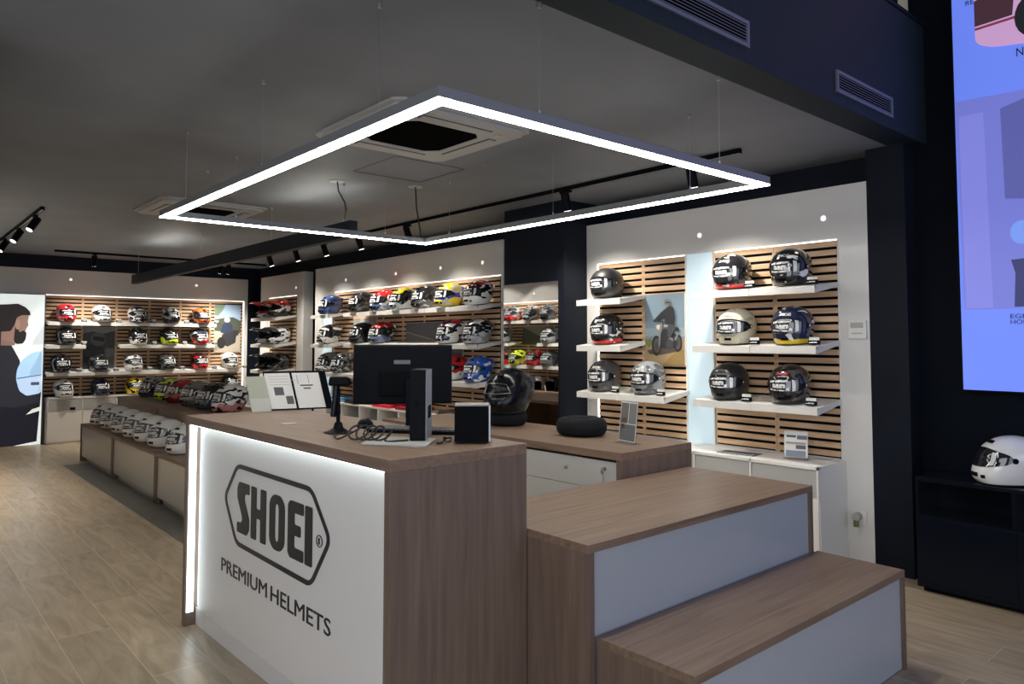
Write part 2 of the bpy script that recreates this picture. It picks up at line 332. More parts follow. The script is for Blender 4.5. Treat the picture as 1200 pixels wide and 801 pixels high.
# left wall, seen in the mirror
wall_panel(Fl, 4.1, 12.4, .02, 'white wall panel on left wall, seen in the mirror')  # lengthened past the mirrored shelves to bounce light into the room
slat_panel(Fl, 8.2, 10.9, .65, 2.19, 'slatted panel on left wall, seen in the mirror', M['slat_y'], [8.9, 9.4, 9.9, 10.4])
shelf(Fl, 8.36, 10.8, 1.85, 'top shelf reflected in the mirror', [8.85, 9.34, 9.83, 10.32]); shelf(Fl, 10.06, 10.8, 1.45, 'left middle shelf reflected in the mirror'); shelf(Fl, 8.36, 9.30, 1.45, 'right middle shelf reflected in the mirror')
shelf(Fl, 8.36, 10.8, 1.06, 'lower shelf reflected in the mirror', [8.85, 9.34, 9.83, 10.32])
downlight(Fl, 9.75, 2.35, 'left downlight reflected in the mirror top'); downlight(Fl, 9.0, 2.35, 'right downlight reflected in the mirror top')
t = thing('display_box', 'low oak display box reflected in the mirror, with caps', 'display stand', (.7, 9.4, 0))
m = MB(); m.box(.40, .80, 8.4, 10.5, .60, .64); m.box(.40, .89, 8.4, 10.5, .10, .14); m.build('board', M['oak_y'], t)
MB().box(.40, .66, 8.4, 10.5, .14, .60).build('back_panel', M['oak_y'], t); MB().box(.40, .87, 8.4, 10.5, 0, .10).build('plinth', M['whitem'], t)
# mirror
t = thing('wall_mirror', 'tall frameless mirror on the dark pier reflecting helmet shelves', 'mirror', (4.70, 5.13, .25))
MB().box(4.688, 4.692, 4.755, 5.515, .25, 2.045).build('glass', M['mirror'], t); MB().box(4.692, 4.70, 4.755, 5.515, .25, 2.045).build('backing', M['black'], t)

# ------------------------------------------------------------------ helmets
def lerp_tab(tab, z):
    for (a, va), (b, vb) in zip(tab, tab[1:]):
        if z <= b:
            q = (z - a) / (b - a); q = q * q * (3 - 2 * q) * .5 + q * .5; return va + (vb - va) * q
    return tab[-1][1]
STY = {
    'full': dict(H=.258, zm=.135, w=.131, kw=.20, b=.172, kb=.36, f=[(0, .128), (.02, .158), (.055, .172), (.09, .168), (.135, .152)], zb=.090, zt=.196, um=1.28, n=2.35, shear=.20),
    'retro': dict(H=.258, zm=.130, w=.132, kw=.17, b=.160, kb=.24, f=[(0, .122), (.02, .143), (.055, .153), (.09, .153), (.13, .146)], zb=.074, zt=.188, um=1.24, n=2.25),
    'mx': dict(H=.262, zm=.140, w=.129, kw=.20, b=.170, kb=.35, f=[(0, .13), (.03, .212), (.07, .218), (.10, .165), (.14, .142)], zb=.095, zt=.195, um=1.15, n=2.0),
    'jet': dict(H=.250, zm=.125, w=.131, kw=.17, b=.158, kb=.2, f=[(0, .120), (.05, .135), (.125, .142)], zb=.030, zt=.180, um=1.20, n=2.25),
}
def hsurf(st, u, z, off=0):
    S = STY[st]; H, zm = S['H'], S['zm']; z = max(0, min(z, H))
    if z < zm:
        q = ((zm - z) / zm) ** 2; w = S['w'] * (1 - S['kw'] * q); b = S['b'] * (1 - S['kb'] * q); f = lerp_tab(S['f'], z)
    else:
        q = (z - zm) / (H - zm); k = max(0, 1 - q ** 2.15) ** .5; w = S['w'] * k; b = S['b'] * k; f = S['f'][-1][1] * k
    c, s = math.cos(u), math.sin(u); e = 2 / S['n']
    x = (w + off) * math.copysign(abs(s) ** e, s); y = S.get('shear', 0) * (z - .06) + -math.copysign(abs(c) ** e, c) * ((f if c > 0 else b) + off)
    return Vector((x, y, z + (off * max(0, (z - zm) / (H - zm)) ** 2)))
def hz(st, u, v):
    """v 0..3: chin zone, visor zone, dome zone"""
    S = STY[st]; a = min(abs(u), S['um'] * 1.15) / (S['um'] * 1.15); a = math.sin(a * math.pi / 2) ** 2
    zb = S['zb'] + .022 * a; zt = S['zt'] - .030 * a; H = S['H']
    if v < 1: return zb * v
    if v < 2: return zb + (zt - zb) * (v - 1)
    return zt + (H - zt) * math.sin((v - 2) * math.pi / 2)
def hgrid(st, u0, u1, v0, v1, off, nu, nv, mb, taper=0):
    """patch lying on the helmet, with thickness"""
    def f(i, j):
        u = u0 + (u1 - u0) * i; v = v0 + (v1 - v0) * j
        if taper:
            um = max(abs(u0), abs(u1)); k = max(0, (abs(u) - (um - taper)) / taper); mid = (v0 + v1) / 2
            v = mid + (v - mid) * (1 - k ** 3 * .62)
        return u, v
    top = lambda i, j: hsurf(st, f(i, j)[0], hz(st, *f(i, j)), off)
    mb.grid(top, nu, nv)
    # skirt down to the shell
    ring = [(i / (nu - 1), 0) for i in range(nu)] + [(1, j / (nv - 1)) for j in range(1, nv)] + [(i / (nu - 1), 1) for i in range(nu - 2, -1, -1)] + [(0, j / (nv - 1)) for j in range(nv - 2, 0, -1)]
    a = [top(*r) for r in ring]; b = [hsurf(st, f(*r)[0], hz(st, *f(*r)), off * .1 - .001) for r in ring]; n = len(ring)
    mb.add(a + b, [(i, (i + 1) % n, (i + 1) % n + n, i + n) for i in range(n)])
    return mb
HM = {}
def hmesh(st):
    if st in HM: return HM[st]
    D = {}
    rows = [0, .12, .3, .5, .7, .86, 1, 1.2, 1.4, 1.6, 1.8, 2, 2.12, 2.25, 2.38, 2.5, 2.62, 2.74, 2.85, 2.94, 3]
    m = MB(); nu = 44
    def fn(i, j):
        u = -math.pi + 2 * math.pi * i; v = rows[round(j * (len(rows) - 1))]; p = hsurf(st, u, hz(st, u, v))
        return p
    m.grid(fn, nu, len(rows), wrap=True)
    if st == 'jet':   # open face: take the front quads out
        keep = []
        for f in m.f:
            c = sum((Vector(m.v[i]) for i in f), Vector()) / len(f); u = math.atan2(c.x, -c.y)
            if not (abs(u) < 1.0 and c.z < .165): keep.append(f)
        m.f = keep; m.mi = [0] * len(keep)
    D['shell'] = (m.mesh('shell', M['white'], smooth=60), None)
    t = MB(); path = [hsurf(st, -math.pi + 2 * math.pi * i / 40, 0) + Vector((0, 0, .004)) for i in range(40)]; t.tube(path, .0045, 6, closed=True)
    t.add([p * .97 for p in path], [tuple(range(40))])
    if st != 'jet': D['bottom_trim'] = (t.mesh('bottom_trim', M['rubber'], smooth=50), M['rubber'])
    um = STY[st]['um']
    if st in ('full', 'retro'):
        D['visor'] = (hgrid(st, -um, um, 1.02, 1.98, .004, 33, 9, MB(), .4).mesh('visor', M['visor'], smooth=50), M['visor'])
        v = MB(); hgrid(st, .50, .68, 1.10, 1.86, .0056, 6, 6, v); D['visor_tag'] = (v.mesh('visor_tag', M['tag'], smooth=50), M['tag'])
        v = MB(); hgrid(st, -.60, .30, 1.66, 1.78, .0053, 12, 3, v); hgrid(st, -.60, .16, 1.15, 1.22, .0053, 10, 3, v); hgrid(st, .20, .36, 1.15, 1.36, .0053, 4, 3, v); hgrid(st, -.42, .18, 1.32, 1.56, .0053, 8, 3, v)
        D['visor_sticker'] = (v.mesh('visor_sticker', M['sticker'], smooth=50), M['sticker'])
        v = MB(); hgrid(st, -.17, .17, .42, .66, .005, 8, 4, v); D['chin_vent'] = (v.mesh('chin_vent', M['blackm'], smooth=50), M['blackm'])
        for s, nm in ((-1, 'pivot#1'), (1, 'pivot#2')):
            v = MB(); p = hsurf(st, s * (um + .05), hz(st, um, 1.45)); v.cyl(p - Vector((s * .004, 0, 0)), p + Vector((s * .006, 0, 0)), .015, 16)
            D[nm] = (v.mesh('pivot', M['blackm'], smooth=50), M['blackm'])
    if st == 'full':
        v = MB(); hgrid(st, -.16, .16, 2.22, 2.36, .008, 7, 4, v); D['top_vent'] = (v.mesh('top_vent', M['blackm'], smooth=50), M['blackm'])
        v = MB(); hgrid(st, math.pi - .75, math.pi + .75, 2.05, 2.3, .016, 15, 4, v); D['rear_spoiler'] = (v.mesh('rear_spoiler', M['white'], smooth=50), None)
        for s, nm in ((-1, 'side_vent#1'), (1, 'side_vent#2')):
            v = MB(); hgrid(st, s * .42 - .09, s * .42 + .09, .35, .55, .004, 5, 3, v); D[nm] = (v.mesh('side_vent', M['blackm'], smooth=50), M['blackm'])
    if st == 'retro':
        for s, nm in ((-1, 'snap#1'), (1, 'snap#2')):
            v = MB(); p = hsurf(st, s * (um + .05), hz(st, um, 1.45)) + Vector((s * .006, 0, 0)); v.cyl(p, p + Vector((s * .001, 0, 0)), .009, 14)
            D[nm] = (v.mesh('snap', M['whitem'], smooth=50), M['whitem'])
        tm = text_mb('SHOEI', .03, lambda x, y, d: hsurf(st, x / .125, .196 + y * .8, d), 0, .0012, 'CENTER')
        D['forehead_lettering'] = (tm.mesh('forehead_lettering', M['whitem']), M['whitem'])
    if st == 'mx':
        D['eye_port'] = (hgrid(st, -um, um, 1.02, 1.98, .0015, 25, 7, MB(), .4).mesh('eye_port', M['black'], smooth=50), M['black'])
        def pk(i, j):
            s = i * 2 - 1; y = -.075 - .215 * j; x = s * (.112 - .045 * j); z = .222 + .036 * math.sin(j * 2.2) - .05 * abs(s) ** 2.2 * (1 - .6 * j)
            return Vector((x, y, z))
        v = MB(); v.grid(pk, 13, 9); v.grid(lambda i, j: pk(i, j) - Vector((0, 0, .007)), 13, 9)
        n = 13
        rim = [(i / 12, 0) for i in range(13)] + [(1, j / 8) for j in range(1, 9)] + [(i / 12, 1) for i in range(11, -1, -1)] + [(0, j / 8) for j in range(7, 0, -1)]
        a = [pk(*r) for r in rim]; b = [p - Vector((0, 0, .007)) for p in a]; k = len(rim); v.add(a + b, [(i, (i + 1) % k, (i + 1) % k + k, i + k) for i in range(k)])
        D['peak'] = (v.mesh('peak', M['white'], smooth=50), None)
        v = MB(); hgrid(st, -.25, .25, .35, .7, .004, 8, 4, v); D['chin_vent'] = (v.mesh('chin_vent', M['blackm'], smooth=50), M['blackm'])
    if st == 'jet':
        v = MB(); v.grid(lambda i, j: hsurf(st, -math.pi + 2 * math.pi * i, .004 + .235 * j, -.012), 30, 10, wrap=True)
        v.f = [f for f in v.f if not (abs(math.atan2(v.v[f[0]][0], -v.v[f[0]][1])) < .95 and v.v[f[0]][2] < .15)]; v.mi = [0] * len(v.f)
        D['lining'] = (v.mesh('lining', M['darkfelt'], smooth=50), M['darkfelt'])
        v = MB(); hgrid(st, .55, .95, .1, 1.5, .012, 5, 5, v); D['hang_tag'] = (v.mesh('hang_tag', M['tag'], smooth=50), M['tag'])
    HM[st] = D; return D
SUB = {'visor_tag': 'visor', 'visor_sticker': 'visor', 'snap#1': 'pivot#1', 'snap#2': 'pivot#2'}
PAINT = {}
def paint(top, low=None, mid=None, acc=None, amount=.5, seed=0, rough=.12, zt=.19, zl=.085, scale=9, amp=.14):
    key = (top, low, mid, acc, amount, seed, rough, zt, zl, scale, amp)
    if key in PAINT: return PAINT[key]
    m = P('helmet_paint', top, rough, coat=.5)
    if low or mid or acc:
        low = low or top; mid = mid or top
        t, N, L, b = nodes(m); tc = N.new('ShaderNodeTexCoord'); mp = N.new('ShaderNodeMapping'); mp.inputs['Location'].default_value = (seed * 1.7, seed * .9, seed * 2.3)
        L.new(tc.outputs['Object'], mp.inputs[0])
        nz = N.new('ShaderNodeTexNoise'); nz.inputs['Scale'].default_value = scale; nz.inputs['Detail'].default_value = .6; L.new(mp.outputs[0], nz.inputs['Vector'])
        sp = N.new('ShaderNodeSeparateXYZ'); L.new(tc.outputs['Object'], sp.inputs[0])
        ma = N.new('ShaderNodeMath'); ma.operation = 'MULTIPLY_ADD'; ma.inputs[1].default_value = amp; L.new(nz.outputs['Fac'], ma.inputs[0]); L.new(sp.outputs['Z'], ma.inputs[2])
        mr = N.new('ShaderNodeMath'); mr.operation = 'MULTIPLY_ADD'; mr.inputs[1].default_value = 1 / .3; mr.inputs[2].default_value = -amp / 2 / .3; L.new(ma.outputs[0], mr.inputs[0])
        cr = N.new('ShaderNodeValToRGB'); cr.color_ramp.interpolation = 'CONSTANT'; e = cr.color_ramp.elements
        e[0].position = 0; e[0].color = (*low, 1); e[1].position = zl / .3; e[1].color = (*mid, 1); k = e.new(zt / .3); k.color = (*top, 1)
        L.new(mr.outputs[0], cr.inputs[0]); last = cr.outputs[0]
        if acc:
            n2 = N.new('ShaderNodeTexNoise'); n2.inputs['Scale'].default_value = scale * 1.6; n2.inputs['Detail'].default_value = .3; n2.inputs['Distortion'].default_value = .8
            m2 = N.new('ShaderNodeMapping'); m2.inputs['Location'].default_value = (seed * .7 + 3, seed * 1.9, seed); m2.inputs['Scale'].default_value = (1, .7, 1.6); L.new(tc.outputs['Object'], m2.inputs[0]); L.new(m2.outputs[0], n2.inputs['Vector'])
            gt_ = N.new('ShaderNodeMath'); gt_.operation = 'GREATER_THAN'; gt_.inputs[1].default_value = 1 - amount; L.new(n2.outputs['Fac'], gt_.inputs[0])
            mx = N.new('ShaderNodeMix'); mx.data_type = 'RGBA'; L.new(gt_.outputs[0], mx.inputs['Factor']); L.new(last, mx.inputs['A']); mx.inputs['B'].default_value = (*acc, 1); last = mx.outputs['Result']
        L.new(last, b.inputs['Base Color'])
    PAINT[key] = m; return m
def helmet(st, label, loc, rz, pm, group, tilt=0, scale=1.0, peak=None, lettering=None, visor=None, skip=()):
    t = thing('motorcycle_helmet', label, 'helmet', loc, (tilt, 0, R(rz)), group); t.scale = (scale,) * 3
    made = {}
    for nm, (me, fixed) in hmesh(st).items():
        if nm.split('#')[0] in skip: continue
        o = bpy.data.objects.new(nm.split('#')[0], me); COL.objects.link(o); made[nm] = o
        o.parent = made.get(SUB.get(nm, ''), t) if nm in SUB else t
        sl = o.material_slots[0]; sl.link = 'OBJECT'
        mm = fixed or pm
        if nm == 'peak' and peak: mm = peak
        if nm == 'forehead_lettering' and lettering: mm = lettering
        if nm == 'visor' and visor: mm = visor
        sl.material = mm
    return t
K = (.012, .012, .014); WH = (.78, .78, .76); RED = (.55, .015, .02); GR = (.10, .105, .11); LG = (.30, .31, .32); YEL = (.75, .55, .02); BLU = (.02, .07, .36); NAV = (.015, .022, .06); CRE = (.72, .66, .50); LIME = (.55, .72, .04); ORA = (.62, .10, .02)
redlet = P('red_lettering', (.6, .02, .02), .4); blklet = P('black_lettering', (.02, .02, .02), .4)
matb = dict(rough=.45)
def price_card(loc, rz, where):
    t = thing('price_holder', 'small black price holder ' + where, 'price tag', loc, (0, 0, R(rz)), 'price holders beside the helmets')
    Tt = lambda x, y, z: MAT[t.name] @ Vector((x, y, z))
    MB().box(-.036, .036, -.016, .012, 0, .03, 0, Tt).build('holder', M['blackm'], t, bevel=.002)
    MB().box(-.034, .034, -.002, .004, .03, .05, 0, Tt).build('card', M['tag'], t)
    MB().box(-.028, .028, -.0175, -.016, .012, .020, 0, Tt).build('print_line', M['sticker'], t)
    return t
def on_right(st, label, y, zf, pm, group, d=None, card=None, dx=0, **k):
    d = d or (.235 if st == 'full' else .21)
    helmet(st, label, (5.0 - d, y, shelf_z(zf, d) + .004), -90 + k.pop('turn', 6), pm, group, tilt=R(4.5), **k)
    if card: price_card((5.0 - .315, y - .20, shelf_z(zf, .315) + .006), -90, card)
G1 = 'cafe style helmets on the right wall'
on_right('retro', 'plain black helmet alone on the short upper shelf left of the poster', 4.25, 1.85, paint(K, **matb), G1, card=None, skip=('forehead_lettering',))
on_right('retro', 'black helmet with red and white chin on the short middle shelf left of the poster', 4.25, 1.458, paint(K, RED, K, WH, .30, 3, zl=.036, amp=.03), G1)
on_right('retro', 'dark grey helmet at left on the lower shelf under the poster', 4.28, 1.06, paint((.07, .07, .072)), G1, card='beside the dark grey helmet under the poster')
on_right('retro', 'mid grey striped helmet at right on the lower shelf under the poster', 3.81, 1.06, paint((.24, .25, .26), None, None, (.09, .1, .11), .47, 5), G1, card='beside the mid grey striped helmet')
on_right('retro', 'black and white helmet with red chin stripe on the top shelf by glowing column', 3.02, 1.862, paint(K, RED, K, WH, .33, 8, zl=.036, amp=.03), G1, card='beside the helmet with red chin stripe')
on_right('retro', 'black helmet with white back graphics on top shelf right end', 2.56, 1.862, paint(K, K, None, WH, .36, 12), G1, card='beside the black helmet at top right')
on_right('retro', 'cream white helmet on the middle shelf beside the glowing column', 2.99, 1.462, paint(CRE, CRE, None, (.45, .43, .37), .38, 4), G1, lettering=blklet, card='beside the cream white helmet')
on_right('retro', 'navy black helmet with yellow chin band on the middle shelf', 2.555, 1.462, paint(NAV, YEL, NAV, WH, .31, 6, zl=.036, amp=.03), G1, card='beside the helmet with yellow chin band')
on_right('retro', 'matt black plain helmet on the lowest shelf by the glowing column', 3.06, 1.062, paint(K, **matb), G1, card='beside the matt black plain helmet', lettering=M['blackm'])
on_right('retro', 'glossy black helmet with red lettering on the lowest shelf', 2.585, 1.062, paint((.016, .014, .016), K, None, (.09, .08, .075), .40, 9), G1, lettering=redlet, card='beside the helmet with red lettering')
G2 = 'racing helmets on the middle wall unit'
on_right('full', 'plain blue helmet on the short top shelf of the middle unit', 9.30, 1.852, paint((.035, .07, .2)), G2)
on_right('full', 'dark grey and black helmet, first on the long top shelf', 8.46, 1.858, paint((.03, .03, .032), K, None, (.09, .09, .09), .4, 2), G2)
on_right('full', 'helmet with red crown and blue chin on the long top shelf', 7.93, 1.858, paint(RED, (.05, .08, .16), K, WH, .36, 3), G2)
on_right('full', 'helmet with yellow crown and turquoise side on the long top shelf', 7.46, 1.858, paint(YEL, WH, K, (.1, .35, .42), .36, 8), G2)
on_right('full', 'matt black helmet with white flecks, fourth on the long top shelf', 7.0, 1.858, paint(K, (.05, .05, .05), None, (.35, .35, .35), .30, 11), G2)
on_right('full', 'yellow and blue racing helmet on the long top shelf', 6.54, 1.858, paint(YEL, YEL, (.02, .08, .4), (.55, .62, .7), .42, 5), G2)
on_right('full', 'white and black helmet with red crown, nearest on the long top shelf', 6.02, 1.858, paint(RED, WH, K, WH, .44, 10), G2)
on_right('full', 'white helmet with black sides on the short middle shelf', 9.33, 1.45, paint(WH, WH, K, K, .40, 6), G2)
on_right('full', 'black helmet with small white marks, left on the long middle shelf', 8.44, 1.46, paint(K, K, None, (.3, .3, .3), .33, 7), G2)
on_right('full', 'red crowned helmet with white and blue chin on the long middle shelf', 7.95, 1.46, paint(RED, (.12, .16, .26), K, WH, .34, 13), G2)
on_right('full', 'white helmet with red crown and navy back on the middle shelf, right of road poster', 6.50, 1.46, paint(RED, WH, WH, NAV, .42, 14), G2)
on_right('full', 'black and silver marbled helmet at the near end of the middle shelf', 6.03, 1.46, paint(K, (.3, .31, .33), K, (.5, .51, .53), .43, 15), G2)
on_right('full', 'grey and white helmet on the lowest shelf left of the monitor', 9.36, 1.065, paint(LG, WH, K, GR, .45, 16), G2)
on_right('full', 'grey camouflage helmet touching the monitor edge on the lowest shelf', 8.93, 1.065, paint(GR, LG, GR, K, .5, 17, scale=14), G2)
on_right('full', 'bright red helmet half hidden by the monitor on the lowest shelf', 6.46, 1.065, paint(RED, WH, RED, K, .36, 18), G2)
on_right('full', 'blue and white helmet on the near end of the lowest shelf', 6.02, 1.065, paint((.02, .09, .42), (.02, .07, .36), None, WH, .38, 19), G2, visor=M['clearvis'])
G3 = 'off road helmets in the far corner'
for lab, y, zf, pm, pk in (
    ('white off road helmet with red peak at left on the top corner shelf', 11.50, 1.857, paint(WH, WH, K, RED, .36, 1), paint((.6, .02, .02))),
    ('black and white off road helmet with orange red peak on the top corner shelf', 11.02, 1.857, paint(RED, K, WH, K, .40, 2), paint((.6, .06, .02))),
    ('white off road helmet with black peak at left on the middle corner shelf', 11.50, 1.44, paint(WH, WH, NAV, K, .40, 3), paint(K)),
    ('white and navy off road helmet at right on the middle corner shelf', 11.02, 1.44, paint(WH, WH, WH, NAV, .40, 4), paint(NAV)),
    ('plain black off road helmet at left on the lowest corner shelf', 11.50, 1.03, paint(K), paint(K)),
    ('black off road helmet with grey streak at right on the lowest corner shelf', 11.02, 1.03, paint(K, K, None, GR, .38, 5), paint(K))):
    helmet('mx', lab, (4.81, y, shelf_z(zf, .19) + .004), -80, pm, G3, tilt=R(4.5), peak=pk)
G4 = 'helmets on the back wall'
def on_back(label, x, zf, pm, card=None, y=12.60, shelf_=True, rz=4, **k):
    d = 12.85 - y
    helmet('full', label, (x, y, shelf_z(zf, d) + .004 if shelf_ else zf), rz, pm, G4, tilt=R(4.5) if shelf_ else 0, **k)
    if card and shelf_: price_card((x + .225, 12.85 - .315, shelf_z(zf, .315) + .006), 0, card)
on_back('red and white helmet, first on the top shelf of the back wall', 2.17, 1.773, paint((.62, .02, .03), RED, RED, WH, .34, 31), 'beside the red and white helmet')
on_back('white helmet with grey marks, second on the top back shelf', 2.64, 1.773, paint(WH, WH, None, (.25, .25, .25), .36, 32), 'beside the white helmet on the top back shelf')
on_back('white helmet with navy face, third on the top back shelf', 3.14, 1.773, paint(NAV, NAV, WH, WH, .40, 33), 'beside the navy faced helmet')
on_back('white and black helmet, fourth on the top back shelf', 3.64, 1.773, paint(WH, K, WH, K, .42, 34), 'beside the fourth helmet on the top back shelf')
on_back('orange and black helmet, last on the top back shelf', 4.12, 1.773, paint(ORA, ORA, K, K, .42, 35), 'at the right end of the top back shelf')
on_back('black helmet alone on the short second back shelf', 2.18, 1.43, paint(K, (.05, .05, .05), K, GR, .34, 36), 'beside the lone black helmet')
on_back('black and white helmet on the second back shelf, right of the portrait poster', 3.16, 1.43, paint(K, WH, K, WH, .36, 37), 'beside the black and white helmet of the second shelf')
on_back('black helmet with lime green chin on the second back shelf', 3.62, 1.43, paint(K, LIME, K, (.2, .25, .05), .34, 38), 'beside the lime chin helmet')
on_back('navy, white and red helmet on the second back shelf', 4.09, 1.43, paint(NAV, RED, WH, NAV, .40, 39), 'beside the navy, white and red helmet')
on_back('black helmet with pale blue side, first on the third back shelf', 2.12, 1.028, paint(K, K, None, (.45, .5, .55), .36, 40), 'beside the first helmet on the third back shelf')
on_back('black helmet in front of the portrait poster on the third back shelf', 2.62, 1.028, paint(K, NAV, K, GR, .38, 41), 'below the portrait poster')
on_back('silver white and grey helmet, third on the third back shelf', 3.10, 1.028, paint(LG, WH, LG, WH, .42, 42), 'beside the silver white helmet')
on_back('dark grey helmet, fourth on the third back shelf', 3.59, 1.028, paint((.06, .06, .06), K, None, GR, .40, 43), 'beside the dark grey helmet of the back wall')
on_back('red and black helmet, fifth on the third back shelf', 4.10, 1.028, paint(K, RED, K, RED, .42, 44), 'beside the red and black back helmet')
on_back('white helmet with black visor surround under the rider poster', 4.60, 1.028, paint(WH, WH, WH, K, .30, 45), 'at the right end of the third back shelf')
on_back('plain white helmet on the white cabinet, far left', 2.17, .673, paint(WH), shelf_=False)
on_back('dark navy helmet standing on the white cabinet', 2.65, .673, paint(NAV), shelf_=False)
on_back('yellow helmet standing on the white cabinet', 3.13, .673, paint(YEL, YEL, YEL, K, .36, 46), shelf_=False)
on_back('black helmet with white label on the cabinet, farthest right', 4.61, .673, paint(K), shelf_=False)
G5 = 'coloured helmets on the long oak display table'
tb = [('full', 'black and white patterned helmet at the far end of the oak table', 10.42, paint(LG, GR, LG, K, .50, 50, scale=13)), ('full', 'lime yellow and black helmet on the oak table', 9.70, paint(LIME, LIME, K, K, .44, 51)),
      ('full', 'glossy dark red helmet on the oak table', 9.23, paint((.32, .012, .018), (.2, .01, .012))), ('full', 'metallic grey helmet on the oak table', 8.70, paint((.17, .165, .155), (.1, .09, .08))),
      ('full', 'black helmet with teal striped chin on the oak table', 8.15, paint(K, (.03, .06, .08), K, GR, .36, 52)), ('full', 'white helmet with red striped chin, nearest on the oak table', 7.66, paint(WH, (.5, .2, .18), WH, K, .40, 53))]
for i, (st, lab, y, pm) in enumerate(tb): helmet(st, lab, (2.80, y, .774), -66 - 1.5 * i, pm, G5, scale=1.03 + .01 * i)
G6 = 'white helmets in a row on the low display boxes'
wn = ['farthest white helmet in the row on the low display boxes', 'second white helmet from the far end of the low row', 'third white helmet from the far end of the low row', 'middle white helmet of the low row, fourth from the far end', 'third white helmet from the counter in the low row', 'second white helmet from the counter in the low row', 'white helmet half hidden by the counter edge']
for i, (y, lab) in enumerate(zip((10.30, 9.79, 9.27, 8.76, 8.30, 7.80, 7.22), wn)):
    helmet('full', lab, (2.225, y, .464), -62, paint((.80, .79, .76)), G6, scale=1.0, visor=M['clearvis'], skip=('side_vent',) if i > 3 else ())
helmet('full', 'white helmet on the dark cabinet below the big screen', (4.955, 1.36, .684), 226, paint((.80, .80, .79)), None, scale=1.05, skip=('visor_sticker',))
# left wall, reflected
G7 = 'helmets on the left wall reflected in the mirror'
for lab, y, zf, pm in (('white and grey helmet, leftmost reflected on the top mirror shelf', 10.33, 1.85, paint(LG, K, K, WH, .4, 70)), ('silver and pink helmet, second reflected on the top mirror shelf', 10.04, 1.85, paint(LG, RED, LG, K, .42, 71)), ('white and black helmet, third reflected on the top mirror shelf', 9.55, 1.85, paint(WH, LG, K, K, .42, 72)), ('dark helmet, right of the top reflected shelf', 9.11, 1.85, paint(GR, K, None, K, .4, 73)),
                       ('silver helmet cut by the left mirror edge', 10.28, 1.45, paint(LG)), ('grey helmet right of the reflected poster', 9.09, 1.45, paint(LG, LG, None, GR, .4, 74)),
                       ('pink and white helmet at left on the lower reflected shelf', 10.25, 1.06, paint(WH, RED, K, RED, .4, 75)), ('lime green helmet reflected on the lower shelf', 9.92, 1.06, paint(LIME, LIME, LIME, K, .38, 76)), ('red and black helmet reflected on the lower shelf', 9.47, 1.06, paint(K, RED, K, RED, .44, 77)), ('dark grey helmet at right on the lower reflected shelf', 9.09, 1.06, paint(GR))):
    helmet("full", lab, (.625, y, shelf_z(zf, .255) + .004), 84, pm, G7, tilt=R(4.5))
helmet('jet', 'open face white helmet on the reflected oak box', (.60, 9.41, .642), 70, paint(WH), G7); helmet('jet', 'open face black helmet on the reflected oak box', (.60, 9.03, .642), 80, paint(K), G7)
for lab, y in (('white cap reflected at the mirror bottom', 9.43), ('pale cap cut by the right mirror edge', 8.99)):
    t = thing('cap', lab, 'cap', (.775, y, .142), (0, 0, R(60)), 'caps on the reflected box'); Tt = lambda x, yy, z: MAT[t.name] @ Vector((x, yy, z))
    m = MB(); m.grid(lambda i, j: Tt(.085 * math.cos(2 * math.pi * i) * math.cos(j * 1.57), .1 * math.sin(2 * math.pi * i) * math.cos(j * 1.57), .12 * math.sin(j * 1.57) + .004), 24, 8, wrap=True); m.build('crown', M['whitem'], t, smooth=True)
    m = MB(); m.box(-.075, .075, -.18, -.07, 0.001, .008, 0, Tt); m.build('brim', M['whitem'], t, bevel=.003)
# large black helmet on its cushion, second cushion on the drawer counter
def donut(label, x, y, z, r, h, name='helmet_cushion'):
    t = thing(name, label, 'helmet cushion', (x, y, z), group='black ring cushions')
    m = MB(); rr = h / 2
    m.grid(lambda i, j: (x + (r + rr * 1.15 * math.copysign(abs(math.cos(2 * math.pi * j)) ** .75, math.cos(2 * math.pi * j))) * math.cos(2 * math.pi * i), y + (r + rr * 1.15 * math.copysign(abs(math.cos(2 * math.pi * j)) ** .75, math.cos(2 * math.pi * j))) * math.sin(2 * math.pi * i), z + rr + rr * math.copysign(abs(math.sin(2 * math.pi * j)) ** .75, math.sin(2 * math.pi * j))), 40, 17, wrap=True)
    m.build('ring', M['darkfelt'], t, smooth=60)
    MB().tube([(x + (r + rr * .1) * math.cos(a * .157), y + (r + rr * .1) * math.sin(a * .157), z + h + .0005) for a in range(40)], .0022, 5, closed=True).build('seam', M['rubber'], t)
    return t
donut('black ring cushion under the large black helmet', 3.44, 4.02, .90, .088, .105); donut('empty black ring cushion near the acrylic sign on the drawer counter', 3.44, 3.28, .90, .098, .112)
BLKH = P('helmet_black_gloss', (.004, .004, .006), .2, spec=.3)
bh = helmet('full', 'large glossy black helmet resting on a ring cushion', (3.44, 4.0, .998), -76, BLKH, None, scale=1.17, skip=('visor_tag', 'visor_sticker'), visor=M['blackg'])
v = MB(); ul = [(-.55, 1.2), (-.5, 1.8), (.5, 1.8), (.75, 1.25)]
v.tube([hsurf('full', u, hz('full', u, w), .006) for (a, b), (c, d) in zip(ul, ul[1:] + ul[:1]) for q in (0, .25, .5, .75) for u, w in [(a + (c - a) * q, b + (d - b) * q)]], .0016, 5, closed=True)
o = bpy.data.objects.new('visor_outline', v.mesh('visor_outline', M['metal'])); COL.objects.link(o); o.parent = bh; MAT[o.name] = Matrix()

